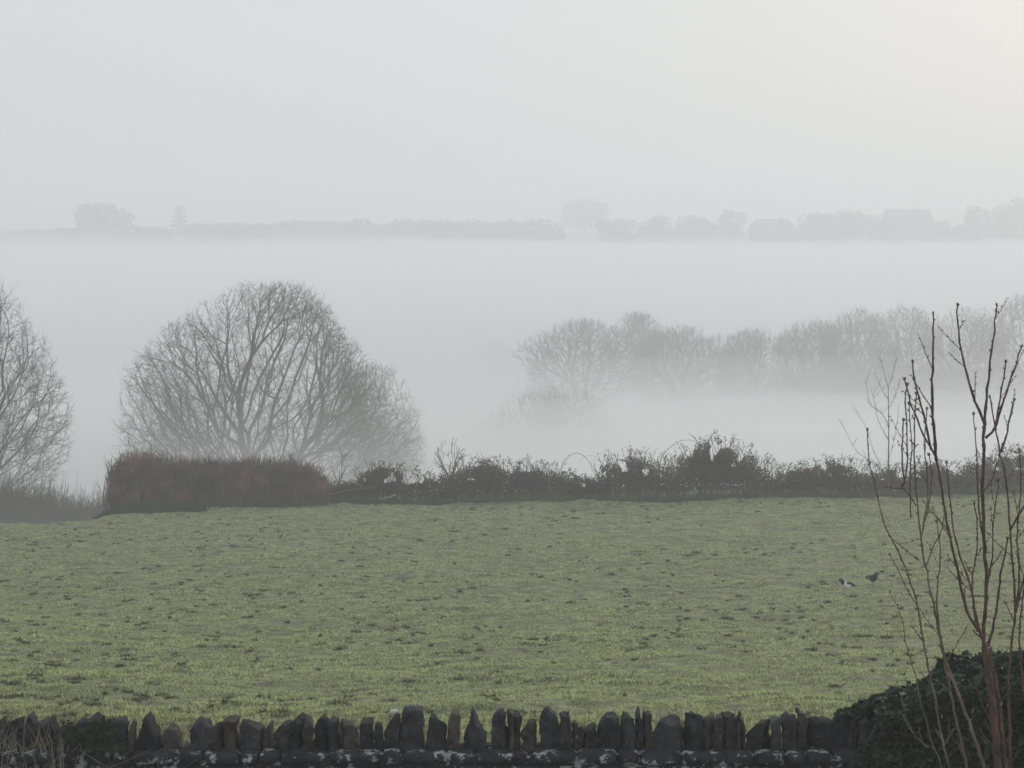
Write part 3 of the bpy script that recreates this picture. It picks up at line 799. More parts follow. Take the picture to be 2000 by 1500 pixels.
# long arching cane between the bush and the tall mound
def cane(u0, v0, u1, v1, vm, d, label):
    p0 = P(u0, v0, d); p1 = P(u1, v1, d); b = p0.copy(); b.z = hz(u0, d)
    g = Geo(); top = P((u0 + u1) / 2, vm, d)
    root = Vector((p0.x - .1, d, b.z - .05))
    pts = [root, root.lerp(p0, .5)]
    for k in range(11):
        q = k / 10
        c = p0 * (1 - q) ** 2 + (top * 2 - (p0 + p1) * .5) * 2 * q * (1 - q) + p1 * q * q
        pts.append(c)
    g.tube([p - b for p in pts], [.009] * 3 + [.009 - .0004 * k for k in range(10)], 4)
    t = empty('bramble_cane', b); tag(t, label, 'cane', 'arching bramble canes')
    g.build('stem', M['bramble_stem'], t)
    g = Geo(); C = [tuple(p - b + Vector((random.gauss(0, .03), 0, random.gauss(0, .03)))) for p in pts[3:] for _ in range(2)]
    g.leaves(np.array(C), .045); g.build('foliage', M['bramble_leaf'], t, smooth=False)
cane(1290, 895, 1370, 868, 861, 94.2, 'single long cane arching over to the tall bramble mound')
cane(1098, 905, 1165, 925, 886, 94.2, 'single cane arching over the low gap in the hedge')

# broken rails in the gap
def rail(u0, v0, u1, v1, d, r, mat, label):
    a = P(u0, v0, d); c = P(u1, v1, d + .4); b = a.lerp(c, .5)
    g = Geo(); pts = [a.lerp(c, i / 5) + Vector((0, 0, random.gauss(0, .015))) - b for i in range(6)]
    g.tube(pts, [r * random.uniform(.85, 1.1) for _ in range(6)], 6)
    o = g.build('fence_rail', mat, None); o.location = b
    tag(o, label, 'fence rail', 'fallen rails in the hedge gap')
rail(622, 958, 700, 943, 94.2, .035, M['wood'], 'upper dark weathered rail sloping through the hedge gap')
rail(640, 966, 735, 950, 94.0, .035, M['wood'], 'lower dark weathered rail lying in the hedge gap')
rail(742, 975, 772, 968, 93.4, .028, M['pale_wood'], 'short pale rail end lying at the bramble foot')

# tussocky dark bank where the hedge ends
g = Geo()
b = Vector(((205 - 1000) / F * 93, 93, hz(205, 93)))
for i in range(5200):
    u = 168 + 230 * random.random() ** 1.6; dd = random.uniform(91.5, 94.5); x = (u - 1000) / F * dd
    z = float(field_z(x, dd)); h = random.uniform(.08, .34) * min(1, (u - 150) / 60)
    p0 = Vector((x, dd, z - .03)) - b; p2 = p0 + Vector((random.gauss(0, .1), random.gauss(0, .08), h))
    g.tube([p0, p0.lerp(p2, .6) + Vector((0, 0, .02)), p2], [.016, .012, .003], 3)
o = g.build('grass_tussock', M['fern'], None); o.location = b
tag(o, 'dark green rank grass on the field edge at the foot of the reddish hedge', 'grass', kind='stuff')

# foggy hedge past the field's left edge
twig_hedge(-80, 245, [(-80, 955), (-20, 950), (40, 960), (90, 972), (140, 982), (200, 987), (250, 992)], 117, 1.2, 6500, M['brown_twig'],
           'grey misty hedge beyond the field edge below the cut-off tree', rmin=.006, grass=False, tmat=M['bramble_leaf'], lean=.12, h_jit=.16)

# twiggy shrubs peeping over the hedge
SPEC_SH = dict(seg=[6, 4, 3], taper=[.4, .5, .6], rmin=.008, wob=[.12, .18, .2], kids=[5, 3, 0], first=[.3, .2], up=[.15, .1, 0],
               ang=[(20, 45), (25, 50)], maxlen=[5, 2, 1], rk=[.6, .6], rl=.5, split=.02)
def shrub(u, ul, ur, vt, d, label, limbs=8, spec=SPEC_SH, name='shrub', spread=40, r=.05, mat=None):
    b = at(u, d)
    e = Env(rows_px([(vt, u - 4, u + 4), (vt + 20, (u + ul) / 2, (u + ur) / 2), (vt + 60, ul, ur), (vt + 160, ul, ur), (1040, u - 15, u + 15), (1060, u - 10, u + 10)], d, b), .8)
    return bare_tree(b, e, spec, label, None, name=name, fork=.5, limbs=limbs, spread=spread, trunk_r=r, mat=mat or M['brown_twig'], cat='shrub')
shrub(880, 838, 925, 842, 108, 'thin leafless shrub poking up behind the mid hedge', limbs=5)
shrub(660, 632, 700, 860, 112, 'thin leafless shrub behind the old rails gap', limbs=4)

# ------------------------------------------------------------------ dry stone wall
WD = 16.5
def wall():
    ztop = P(1000, 1456, WD).z
    x0, x1 = -5.2, 5.2
    t = empty('stone_wall', (0, WD, -5.05)); tag(t, 'dark dry stone wall topped with jagged upright stones along the field', 'wall')
    base = Vector((0, WD, -5.05))
    # rubble courses: one mesh of irregular stones
    g = Geo()
    z = ztop
    row = 0
    while z > -5.1:
        hrow = random.uniform(.07, .13)
        x = x0 - random.uniform(0, .2)
        while x < x1:
            w = random.uniform(.12, .38)
            for (yf, sgn) in ((WD - .21, -1),):
                yy = yf + random.uniform(-.025, .025) - (.03 if row == 0 else 0)
                bx = stone_block(x + .004, x + w - .004, yy, yy + .42, z - hrow + .004, z - random.uniform(0, .012), .02, 4, 3)
                g.add(bx[0], [bx[1]])
            x += w
        z -= hrow; row += 1
    o = mesh_obj('rubble_face', np.concatenate(g.V) - np.array(base), g.F, M['rubble'], t)
    g = Geo(); v = np.array([(x, y, zz) for x in (x0, x1) for y in (WD - .17, WD + .25) for zz in (-5.2, ztop - .03)], float)
    g.add(v - np.array(base), [np.array([[0, 1, 3, 2], [4, 6, 7, 5], [0, 4, 5, 1], [2, 3, 7, 6], [1, 5, 7, 3], [0, 2, 6, 4]])])
    g.build('core', M['rubble'], t, smooth=False)
    return t, base, ztop
def stone_block(x0, x1, y0, y1, z0, z1, jit, nx, nz):
    """rounded noisy box, closed"""
    cx, cy, cz = (x0 + x1) / 2, (y0 + y1) / 2, (z0 + z1) / 2
    hx, hy, hz_ = (x1 - x0) / 2, (y1 - y0) / 2, (z1 - z0) / 2
    n = 5
    V = []; F_ = []
    lin = np.linspace(-1, 1, n)
    off = 0
    for ax in range(3):
        for s in (-1, 1):
            A, B = np.meshgrid(lin, lin, indexing='ij')
            C = np.full_like(A, s)
            q = [None] * 3; q[ax] = C; q[(ax + 1) % 3] = A; q[(ax + 2) % 3] = B
            Q = np.stack(q, -1).reshape(-1, 3)
            V.append(Q)
            idx = np.arange(n * n).reshape(n, n) + off; off += n * n
            f = np.stack([idx[:-1, :-1], idx[1:, :-1], idx[1:, 1:], idx[:-1, 1:]], -1).reshape(-1, 4)
            if s < 0: f = f[:, ::-1]
            F_.append(f)
    V = np.concatenate(V); F_ = np.concatenate(F_)
    # round: mix of cube and sphere
    r = np.linalg.norm(V, axis=1, keepdims=True)
    p = 5.0
    sup = (np.abs(V) ** p).sum(1, keepdims=True) ** (1 / p)
    V = V / sup
    sd = random.random() * 50
    W_ = V * np.array([hx, hy, hz_])
    N = np.array([mnoise.noise((a[0] * 9 + sd, a[1] * 9, a[2] * 9)) for a in W_])
    W_ = W_ * (1 + N[:, None] * jit * 6)
    return W_ + np.array([cx, cy, cz]), F_
wt, wbase, wtop = wall()

def coping(u0, u1, vt, shape, mat, i):
    d = WD + random.uniform(-.04, .04)
    sh = random.uniform(.0, .12) * (u1 - u0); u0 += sh; u1 -= sh * random.random(); a = (u0 - 1000) / F * WD; c = (u1 - 1000) / F * WD
    w = c - a; H = P(1000, vt + 3, WD).z - wtop
    T = random.uniform(.13, .24)
    if shape == 'tri': out = [(0, 0), (1, 0), (.97, .22), (.72, .52), (.62, .8), (.54, 1), (.46, .93), (.36, .66), (.12, .34), (.02, .12)]
    elif shape == 'round': out = [(0, 0), (1, 0), (1.0, .35), (.96, .62), (.84, .86), (.62, .99), (.42, 1), (.2, .9), (.05, .66), (0, .35)]
    elif shape == 'peak': out = [(0, 0), (1, 0), (1.0, .4), (.95, .72), (.78, .86), (.52, 1), (.4, .97), (.18, .8), (.04, .66), (0, .3)]
    elif shape == 'slantr': out = [(0, 0), (1, 0), (1.0, .35), (.98, .66), (.8, .8), (.5, .88), (.25, .98), (.1, 1), (.02, .8), (0, .4)]
    elif shape == 'slantl': out = [(0, 0), (1, 0), (1.0, .4), (.97, .9), (.88, 1), (.66, .97), (.4, .86), (.16, .7), (.03, .5), (0, .25)]
    else: out = [(0, 0), (1, 0), (1.0, .4), (.98, .8), (.92, .97), (.7, 1), (.4, .99), (.12, .97), (.03, .82), (0, .4)]
    pts = [(p[0] * w + random.gauss(0, .004), p[1] * H + (random.gauss(0, .005) if p[1] > 0 else -.03)) for p in out]
    # densify
    dens = []
    for k in range(len(pts)):
        p, q = pts[k], pts[(k + 1) % len(pts)]
        for s in (0, .33, .67): dens.append((p[0] + (q[0] - p[0]) * s, p[1] + (q[1] - p[1]) * s))
    cen = (w / 2, H * .45)
    sd = random.random() * 90
    rings = []
    ys = [-.5, -.47, -.3, 0, .3, .47, .5]; sc = [.86, .97, 1.0, 1.0, 1.0, .97, .86]
    lean = random.gauss(0, .03)
    V = []
    for yv, s in zip(ys, sc):
        for (px, pz) in dens:
            X = cen[0] + (px - cen[0]) * s; Z = cen[1] + (pz - cen[1]) * s
            nn = mnoise.noise((X * 14 + sd, yv * T * 10, Z * 14)); n2 = mnoise.noise((X * 40 + sd, yv * T * 30, Z * 40))
            V.append((X + nn * .018 + n2 * .009 - w / 2 + Z * lean, yv * T + nn * .026 + n2 * .012, Z + nn * .016 + n2 * .010))
    m = len(dens); nr = len(ys)
    idx = np.arange(nr * m).reshape(nr, m)
    fq = np.stack([idx[:-1], np.roll(idx[:-1], -1, 1), np.roll(idx[1:], -1, 1), idx[1:]], -1).reshape(-1, 4)
    V.append((0, -.53 * T, cen[1])); V.append((0, .53 * T, cen[1])); c0 = nr * m
    f0 = np.stack([np.full(m, c0), np.roll(idx[0], -1), idx[0]], -1); f1 = np.stack([np.full(m, c0 + 1), idx[-1], np.roll(idx[-1], -1)], -1)
    o = mesh_obj('coping_stone', np.array(V), [fq, f0, f1], mat, wt, smooth=False)
    o.location = Vector(((a + c) / 2, d, wtop)) - wbase
    o.rotation_euler = (random.gauss(0, .05), random.gauss(0, .02), random.gauss(0, .12))
    return o
D_, B_ = 'coping', 'coping_brown'
stones = [(-150, -118, 1400, 'flat', D_), (-116, -85, 1395, 'peak', B_), (-83, -50, 1400, 'round', D_), (-48, -30, 1392, 'flat', D_), (-28, -4, 1400, 'slantl', D_),
 (-2, 32, 1400, 'slantl', D_), (34, 66, 1388, 'peak', D_), (68, 88, 1402, 'flat', B_), (88, 106, 1396, 'round', D_), (113, 141, 1408, 'round', D_), (143, 165, 1404, 'flat', D_), (167, 192, 1398, 'slantr', D_), (194, 213, 1406, 'flat', D_),
 (215, 243, 1398, 'flat', D_), (244, 257, 1402, 'flat', B_), (258, 307, 1388, 'tri', D_), (308, 346, 1414, 'peak', B_), (366, 412, 1396, 'peak', D_), (414, 427, 1412, 'flat', B_), (431, 459, 1400, 'flat', B_),
 (464, 508, 1402, 'slantr', D_), (510, 526, 1408, 'slantl', B_), (528, 564, 1404, 'slantl', D_), (566, 587, 1393, 'peak', D_), (588, 608, 1399, 'flat', B_), (610, 637, 1400, 'round', D_), (641, 661, 1398, 'flat', D_),
 (664, 697, 1402, 'slantr', B_), (700, 728, 1402, 'flat', D_), (729, 747, 1408, 'round', D_), (748, 779, 1391, 'slantl', D_), (780, 826, 1380, 'flat', D_), (831, 871, 1394, 'slantr', D_), (873, 894, 1387, 'flat', B_),
 (896, 956, 1380, 'tri', D_), (957, 989, 1384, 'round', D_), (992, 1001, 1387, 'flat', B_), (1003, 1015, 1389, 'flat', D_), (1020, 1047, 1402, 'peak', B_), (1051, 1095, 1379, 'peak', D_), (1096, 1116, 1387, 'flat', D_),
 (1118, 1130, 1406, 'flat', B_), (1130, 1141, 1412, 'flat', B_), (1142, 1167, 1411, 'slantl', D_), (1168, 1218, 1394, 'round', D_), (1220, 1235, 1391, 'flat', D_), (1240, 1258, 1384, 'peak', D_), (1262, 1277, 1388, 'flat', B_),
 (1280, 1337, 1397, 'round', D_), (1347, 1363, 1388, 'flat', D_), (1366, 1384, 1400, 'flat', D_), (1384, 1396, 1394, 'flat', B_), (1397, 1414, 1395, 'flat', D_), (1415, 1438, 1391, 'flat', B_), (1440, 1449, 1404, 'flat', B_), (1451, 1461, 1388, 'peak', D_),
 (1468, 1506, 1404, 'slantl', D_), (1508, 1531, 1397, 'flat', D_), (1534, 1561, 1388, 'flat', D_), (1562, 1581, 1380, 'slantr', B_), (1584, 1630, 1402, 'flat', D_), (1634, 1661, 1399, 'slantl', D_), (1663, 1679, 1404, 'flat', B_), (1680, 1701, 1398, 'flat', D_),
 (1704, 1720, 1398, 'peak', B_), (1722, 1752, 1400, 'flat', D_), (1756, 1790, 1396, 'round', D_), (1795, 1825, 1400, 'flat', D_), (1830, 1860, 1398, 'peak', D_), (1865, 1900, 1402, 'flat', D_), (1905, 1940, 1398, 'round', D_), (1945, 1985, 1400, 'flat', D_), (1990, 2030, 1396, 'flat', D_), (2035, 2070, 1400, 'peak', D_)]
for i, s in enumerate(stones): coping(*s[:4], M[s[4]], i)
# pale pebble on the coping
def pebble(u, v, d, rx, rz, label, grp=None, name='pebble', mat=None):
    p = P(u, v, d)
    V, F_ = stone_block(-rx, rx, -rx, rx, -rz, rz, .03, 4, 4)
    V = V / (1 + .12 * (np.linalg.norm(V / np.array([rx, rx, rz]), axis=1, keepdims=True) - 1))
    o = mesh_obj(name, V, [F_], mat or M['pale_stone']); o.location = p
    tag(o, label, 'stone', grp)
pebble(770, 1390, WD + .02, .028, .014, 'small white stone lodged on a sloping coping stone', name='stone_chip')

# dry grass growing behind and through the wall
def tuft(name, u0, u1, d0, d1, n, h0, h1, mat, label, cat='grass', zf=None, r=.0035, kind='stuff', lean=.35):
    g = Geo(); uc = (u0 + u1) / 2; dc = (d0 + d1) / 2
    b = Vector(((uc - 1000) / F * dc, dc, float(zf(0, dc)) if zf else float(field_z((uc - 1000) / F * dc, dc))))
    for i in range(n):
        u = random.uniform(u0, u1); d = random.uniform(d0, d1); x = (u - 1000) / F * d
        z = zf(x, d) if zf else float(field_z(x, d))
        h = random.uniform(h0, h1); a = random.uniform(0, 6.28); l_ = random.uniform(0, lean) * h
        p0 = Vector((x, d, z - .02)) - b; p2 = p0 + Vector((math.cos(a) * l_, math.sin(a) * l_, h))
        p1 = p0.lerp(p2, .55) - Vector((math.cos(a), math.sin(a), 0)) * l_ * .2
        g.tube([p0, p1, p2], [r, r * .8, r * .3], 3)
    o = g.build(name, mat, None); o.location = b
    return tag(o, label, cat, kind=kind)
tuft('dry_grass', -150, 2100, WD + .32, WD + .9, 9000, .85, 1.42, M['dry_grass'], 'pale dry grass growing up behind the wall stones')
tuft('dead_stems', -60, 120, WD - .25, WD + .45, 420, .10, .42, M['pink_grass'], 'dead pinkish stems and straw over the wall end', zf=lambda x, d: wtop - .15, lean=.9, r=.003)
tuft('dead_bramble', -40, 320, WD - .32, WD - .22, 90, .10, .42, M['pink_grass'], 'tangled dead stalks hanging on the wall face', zf=lambda x, d: wtop - .30, lean=1.6, r=.003)
def fern(u, v, d, n, L, label):
    b = P(u, v, d); t = empty('fern', b); tag(t, label, 'fern')
    s = Geo(); g = Geo(); C = []
    for i in range(n):
        a = random.uniform(0, 6.28); el = random.uniform(.3, 1.3); l_ = L * random.uniform(.7, 1.2); pts = []
        for k in range(7):
            q = k / 6
            p = Vector((math.cos(a) * math.cos(el) * l_ * q, math.sin(a) * math.cos(el) * l_ * q * .5, math.sin(el) * l_ * q - .5 * l_ * q * q * .5))
            pts.append(p)
            if k:
                for m in range(9):
                    wv = (1 - q) * .05 + .012
                    C.append(tuple(p + Vector((random.uniform(-wv, wv), random.uniform(-wv, wv), random.uniform(-.02, .02)))))
        s.tube(pts, [.003] * 7, 3)
    s.build('stem', M['ivy_stem'], t); g.leaves(np.array(C), .032, aspect=.45); g.build('frond', M['fern'], t, smooth=False)
fern(165, 1448, WD - .22, 26, .22, 'dark green fern clump growing out of the wall top')
fern(208, 1465, WD - .24, 14, .2, 'smaller green fern rooted beside the larger fern on the wall')

# ------------------------------------------------------------------ ivy hedge at the right end of the wall
def ivy():
    b = Vector(((1900 - 1000) / F * 16.6, 16.6, -5.05))
    t = empty('ivy_bush', b); tag(t, 'dark green ivy mound swallowing the wall end behind the shoots', 'bush')
    tu = [1610, 1650, 1700, 1760, 1820, 1860, 1900, 1960, 2050, 2200]; tv = [1440, 1406, 1388, 1364, 1340, 1300, 1306, 1290, 1282, 1282]
    C = []
    n = 42000
    u = RNG.uniform(1638, 2200, n) ; dd = RNG.uniform(15.85, 17.6, n)
    x = (u - 1000) / F * dd
    vt = np.interp(u, tu, tv)
    lump = (vnoise(x / .22, dd / .22, 41) - .5) * .10 + (vnoise(x / .07, dd / .07, 42) - .5) * .05
    ztop = np.array([P(1000, q, 16.6).z for q in vt]) + lump
    cen = 1 - .45 * ((dd - 16.8) / .95) ** 2
    zlow = np.where(u < 1740, wtop - .02 - (u - 1615) / 125 * .2, -5.05)
    zt = wtop + (ztop - wtop) * np.clip(cen, 0, 1)
    face = RNG.uniform(0, 1, n) < .5
    zt = zt * np.where(face, 1.0, dd / 16.6)
    zt = np.where(face & (u < 1720), zt * 1.0, zt)
    z = np.where(face, zlow + (zt - zlow) * RNG.uniform(0, 1, n), zt + RNG.normal(0, .02, n))
    # the camera-side face bulges
    dfront = 15.95 + .35 * vnoise(x / .3, z / .3, 43) + np.clip((1760 - u) / 150, 0, 1) * .35
    dd2 = np.where(face, dfront + np.abs(RNG.normal(0, .06, n)), dd)
    dd2 = np.maximum(dd2, 15.9); z = np.where(face, z * (1 - .0 * z), z); z = np.where(face & (z > ztop * dd2 / 16.6), ztop * dd2 / 16.6 - RNG.uniform(0, .1, n), z)
    C = np.stack([(u - 1000) / F * dd2, dd2, z], -1)
    C = C[(z > -5.1) & ((u > 1700 + 25 * np.sin(z * 9)) | (dd2 > 16.5))] - np.array(b)
    g = Geo(); g.leaves(C, .055 * RNG.uniform(.55, 1.35, len(C)), aspect=.85)
    g.build('foliage', M['ivy'], t, smooth=False)
    # woody inner body of stems
    s = Geo()
    for i in range(260):
        uu = random.uniform(1700, 2190); x = (uu - 1000) / F * 16.6 - b.x; y = random.uniform(-.35, .5)
        zt = P(1000, float(np.interp(uu, tu, tv)), 16.6).z - b.z - .05
        p0 = Vector((x, y, -.05)); p2 = Vector((x + random.gauss(0, .15), y * .6, zt * random.uniform(.8, 1)))
        s.tube([p0, p0.lerp(p2, .4) + Vector((random.gauss(0, .05), random.gauss(0, .05), 0)), p2], [.014, .011, .005], 4)
    s.build('stem', M['ivy_stem'], t)
    # dense inner shell so no light leaks through
ivy()

# ------------------------------------------------------------------ saplings in front
def resample(pts, n):
    P_ = [Vector(p) for p in pts]; seg = [(P_[i + 1] - P_[i]).length for i in range(len(P_) - 1)]; tot = sum(seg)
    out = []
    for k in range(n):
        s = tot * k / (n - 1); i = 0
        while i < len(seg) - 1 and s > seg[i]: s -= seg[i]; i += 1
        # catmull-rom
        t = min(s / seg[i], 1) if seg[i] else 0
        p0 = P_[max(i - 1, 0)]; p1 = P_[i]; p2 = P_[i + 1]; p3 = P_[min(i + 2, len(P_) - 1)]
        out.append(.5 * ((2 * p1) + (p2 - p0) * t + (2 * p0 - 5 * p1 + 4 * p2 - p3) * t * t + (3 * p1 - p0 - 3 * p2 + p3) * t ** 3))
    return out, tot
def sapling(base_uv, stems, d, mat, label, twigs=1.0, seed=1):
    random.seed(seed)
    b = P(base_uv[0], 1500, d); b.z = float(ground_z(b.x, d))
    t = empty('young_tree', b); tag(t, label, 'sapling')
    S = Geo(); TW = Geo(); BD = TW
    for (pts, r0, r1, dj) in stems:
        w = []
        n_ = len(pts)
        for i, (u, v) in enumerate(pts):
            w.append(P(u, v, d + dj[0] + (dj[1] - dj[0]) * i / (n_ - 1)))
        if pts[0][1] >= 1499:       # runs on below the frame to the root
            rt = Vector((b.x + (w[0].x - b.x) * .45, w[0].y, b.z - .05)); w0 = w[0].copy()
            w[0:0] = [rt.lerp(w0, q_) for q_ in (0, .2, .4, .6, .8, .93)]
        q, tot = resample(w, max(8, int((sum((w[i + 1] - w[i]).length for i in range(len(w) - 1))) / .045)))
        n = len(q)
        pp = [p + Vector((random.gauss(0, .0022), random.gauss(0, .0022), 0)) - b for p in q]
        rad = []
        for i in range(n):
            r = (r0 + (r1 - r0) * (i / (n - 1))) * .86
            rad.append(r * (1.18 if i % 2 == 0 else .93))
        S.tube(pp, rad, 7)
        # buds at the nodes, and short spurs
        for i in range(2, n):
            tdir = (pp[i] - pp[i - 1]).normalized()
            if random.random() < .75:
                a = rand_perp(tdir); c = pp[i] + a * rad[i] * .9
                e = c + (a * .6 + tdir).normalized() * random.uniform(.008, .018)
                BD.tube([c, c.lerp(e, .5), e], [.0034, .0042, .001], 5)
            if random.random() < .085 * twigs and n * .12 < i < n * .8:
                a = rand_perp(tdir); dr = (tdir * .9 + a * .8).normalized(); L = random.uniform(.05, .2)
                s_ = pp[i]; k1 = s_ + dr * L * .5 + Vector((0, 0, L * .04)); k2 = s_ + dr * L + Vector((0, 0, L * .16))
                rr = min(rad[i] * .45, .0036)
                TW.tube([s_, k1, k2], [rr, rr * .85, rr * .6], 5)
                for f_ in (.35, .6, .85, 1.0):
                    c = s_.lerp(k2, f_); a2 = rand_perp(dr)
                    BD.tube([c, c + a2 * .006 + dr * .004, c + a2 * .008 + dr * .012], [.0028, .0032, .0008], 4)
        # blunt tip cluster
        if r1 < .006:
            for k in range(4):
                a = rand_perp(Vector((0, 0, 1))); c = pp[-1]
                BD.tube([c, c + a * .004 + Vector((0, 0, .006)), c + a * .006 + Vector((0, 0, .016))], [.004, .0045, .001], 5)
    S.build('trunk', mat, t); TW.build('crown', mat, t)
    return t
K = .0011   # radius scale: metres per photo pixel of half width at 13 m is .0028
main_stems = [
 ([(1952, 1500), (1945, 1400), (1933, 1310), (1920, 1246), (1890, 1196), (1871, 1117), (1851, 1029), (1839, 955), (1829, 900), (1816, 871), (1797, 836), (1782, 797), (1767, 742)], .021, .0042, (0, -.1)),
 ([(1829, 900), (1823, 836), (1821, 757), (1823, 614)], .0105, .0042, (-.07, -.1)),
 ([(1819, 878), (1806, 816), (1792, 767), (1782, 708)], .0075, .004, (-.07, -.2)),
 ([(1946, 1500), (1937, 1400), (1926, 1300), (1921, 1246), (1927, 1142), (1922, 1053), (1919, 955), (1922, 866), (1923, 826)], .019, .0095, (.06, .05)),
 ([(1923, 830), (1895, 752), (1876, 683), (1869, 597)], .009, .004, (.05, .0)),
 ([(1923, 830), (1927, 767), (1937, 683), (1947, 597)], .0095, .004, (.05, .12)),
 ([(1926, 855), (1945, 831), (1957, 792), (1974, 742), (1994, 678)], .0085, .004, (.05, .2)),
 ([(1945, 831), (1954, 772), (1965, 708)], .006, .004, (.1, .15)),
 ([(1974, 1500), (1970, 1345), (1974, 1270), (1984, 1196), (1979, 1117), (1972, 1029), (1967, 955), (1954, 886), (1942, 826), (1935, 777)], .015, .004, (-.1, -.1)),
 ([(1956, 884), (1969, 831), (1980, 782)], .006, .0035, (-.1, -.15)),
 ([(1973, 1036), (1996, 996), (2030, 940), (2048, 860)], .007, .0035, (-.1, -.2)),
 ([(1930, 1262), (1945, 1196), (1955, 1117), (1969, 1053)], .0085, .005, (.05, -.08)),
 ([(1922, 1253), (1905, 1200), (1895, 1142), (1866, 1053), (1856, 979), (1848, 905)], .008, .003, (.03, .2)),
 ([(1919, 960), (1935, 942), (1947, 905), (1958, 870)], .005, .0028, (.05, .15)),
 ([(1922, 1060), (1911, 985), (1908, 900), (1902, 810)], .0055, .003, (.05, .22)),
 ([(1965, 1500), (1956, 1415), (1946, 1340), (1930, 1270)], .013, .010, (.15, .05)),
 ([(1984, 1196), (2000, 1130), (2030, 1040), (2045, 960)], .008, .0035, (-.1, -.2)),
 ([(2010, 1500), (2000, 1350), (1992, 1250), (1998, 1170), (2010, 1080)], .012, .004, (.2, .1)),
 ([(1905, 1226), (1899, 1140), (1909, 1060), (1903, 985)], .006, .003, (.05, .1)),
 ([(1984, 1196), (1990, 1120), (1987, 1040), (1994, 960), (1990, 880)], .0065, .003, (-.1, -.2)),
 ([(1927, 1142), (1938, 1090), (1941, 1010), (1950, 940)], .0055, .003, (.05, .15)),
 ([(1935, 1405), (1917, 1372), (1903, 1337)], .005, .003, (0, -.1)),
 ([(1960, 1478), (1938, 1462), (1925, 1452)], .005, .003, (0, -.1)),
]
sapling((1958, 1500), main_stems, 13.0, M['shoot_dark'], 'tallest dark reddish multi-stemmed sapling with forked upright tips', twigs=2.0, seed=3)
pale_stems = [
 ([(1839, 1500), (1821, 1450), (1800, 1380), (1788, 1320), (1772, 1270), (1762, 1206), (1737, 1157)], .0095, .0022, (0, .1)),
 ([(1853, 1500), (1839, 1436), (1825, 1362), (1814, 1310), (1804, 1255), (1792, 1181), (1772, 1117), (1742, 1053), (1725, 1019), (1713, 964), (1699, 905), (1693, 841)], .0115, .003, (.05, .1)),
 ([(1888, 1500), (1874, 1436), (1860, 1373), (1848, 1310), (1826, 1196), (1811, 1127), (1799, 1053), (1792, 994), (1787, 920), (1786, 821), (1790, 770)], .013, .0036, (0, -.1)),
 ([(1921, 1500), (1902, 1436), (1881, 1380), (1863, 1331), (1846, 1285), (1835, 1235)], .0125, .009, (-.1, -.05)),
 ([(1835, 1235), (1829, 1180), (1836, 1100), (1830, 1020)], .006, .003, (-.05, -.1)),
 ([(1799, 1053), (1812, 960), (1806, 870), (1811, 800)], .005, .003, (-.05, -.1)),
 ([(1779, 1010), (1777, 930), (1780, 850), (1776, 790)], .0045, .0028, (-.05, -.1)),
 ([(1789, 987), (1776, 968), (1763, 950)], .0045, .003, (-.05, -.1)),
 ([(1802, 1036), (1813, 994), (1819, 940), (1815, 890)], .0045, .0028, (-.05, -.1)),
 ([(1766, 945), (1762, 880), (1764, 822)], .0055, .004, (-.1, -.1)),
 ([(1764, 948), (1772, 900), (1769, 800), (1770, 752)], .005, .0038, (-.1, -.12)),
 ([(1814, 1459), (1797, 1448), (1780, 1426), (1765, 1401)], .0055, .0028, (0, -.1)),
 ([(1845, 1455), (1856, 1436), (1868, 1420)], .004, .0025, (0, -.05)),
 ([(1792, 1182), (1770, 1150), (1752, 1110), (1738, 1085)], .0035, .0022, (.05, .1)),
 ([(1808, 1105), (1822, 1070), (1838, 1040), (1845, 1000)], .0038, .0025, (-.05, -.1)),
 ([(1742, 1053), (1765, 1070), (1790, 1092)], .003, .0022, (.05, 0)),
]
sapling((1880, 1500), pale_stems, 12.8, M['shoot_pale'], 'paler sapling of slender shoots leaning left beside the taller dark one', twigs=1.9, seed=5)
# distant thin sapling near the hedge
far_stems = [
 ([(1735, 962), (1735, 900), (1736, 856), (1735, 757)], .030, .012, (0, 0)),
 ([(1735, 760), (1728, 730), (1720, 700)], .012, .006, (0, 0)), ([(1735, 757), (1744, 730), (1752, 696)], .012, .006, (0, 0)),
 ([(1736, 830), (1720, 805), (1700, 790), (1690, 742)], .012, .006, (0, 0)), ([(1736, 860), (1715, 820), (1705, 770)], .012, .006, (0, .1)),
 ([(1735, 930), (1700, 900), (1672, 880), (1640, 818)], .012, .005, (0, 0)), ([(1735, 900), (1748, 850), (1756, 790)], .01, .005, (0, 0)),
 ([(1735, 940), (1706, 880), (1690, 830), (1668, 800)], .010, .005, (0, 0)), ([(1735, 800), (1748, 775), (1757, 740)], .009, .005, (0, 0)),
 ([(1735, 780), (1722, 760), (1708, 730)], .008, .004, (0, 0))]
def far_sapling():
    random.seed(9)
    d = 88; b = P(1735, 962, d); b.z = hz(1735, d) - .05
    t = empty('young_tree', b); tag(t, 'thin pale far sapling standing by the hedge left of the near shoots', 'sapling')
    S = Geo()
    for pts, r0, r1, dj in far_stems:
        w = [P(u, v, d) - b for u, v in pts]; q, tot = resample(w, 9)
        S.tube(q, [r0 + (r1 - r0) * i / 8 for i in range(9)], 5)
        for k in range(7):
            i = random.randint(2, 8); s_ = q[i]; a = random.choice((-1, 1)) * random.uniform(.2, .8); L = random.uniform(.15, .5)
            e = s_ + Vector((math.sin(a) * L, random.gauss(0, .1), math.cos(a) * L))
            S.tube([s_, s_.lerp(e, .5), e], [.007, .006, .003], 3)
    S.build('trunk', M['brown_twig'], t)
far_sapling()

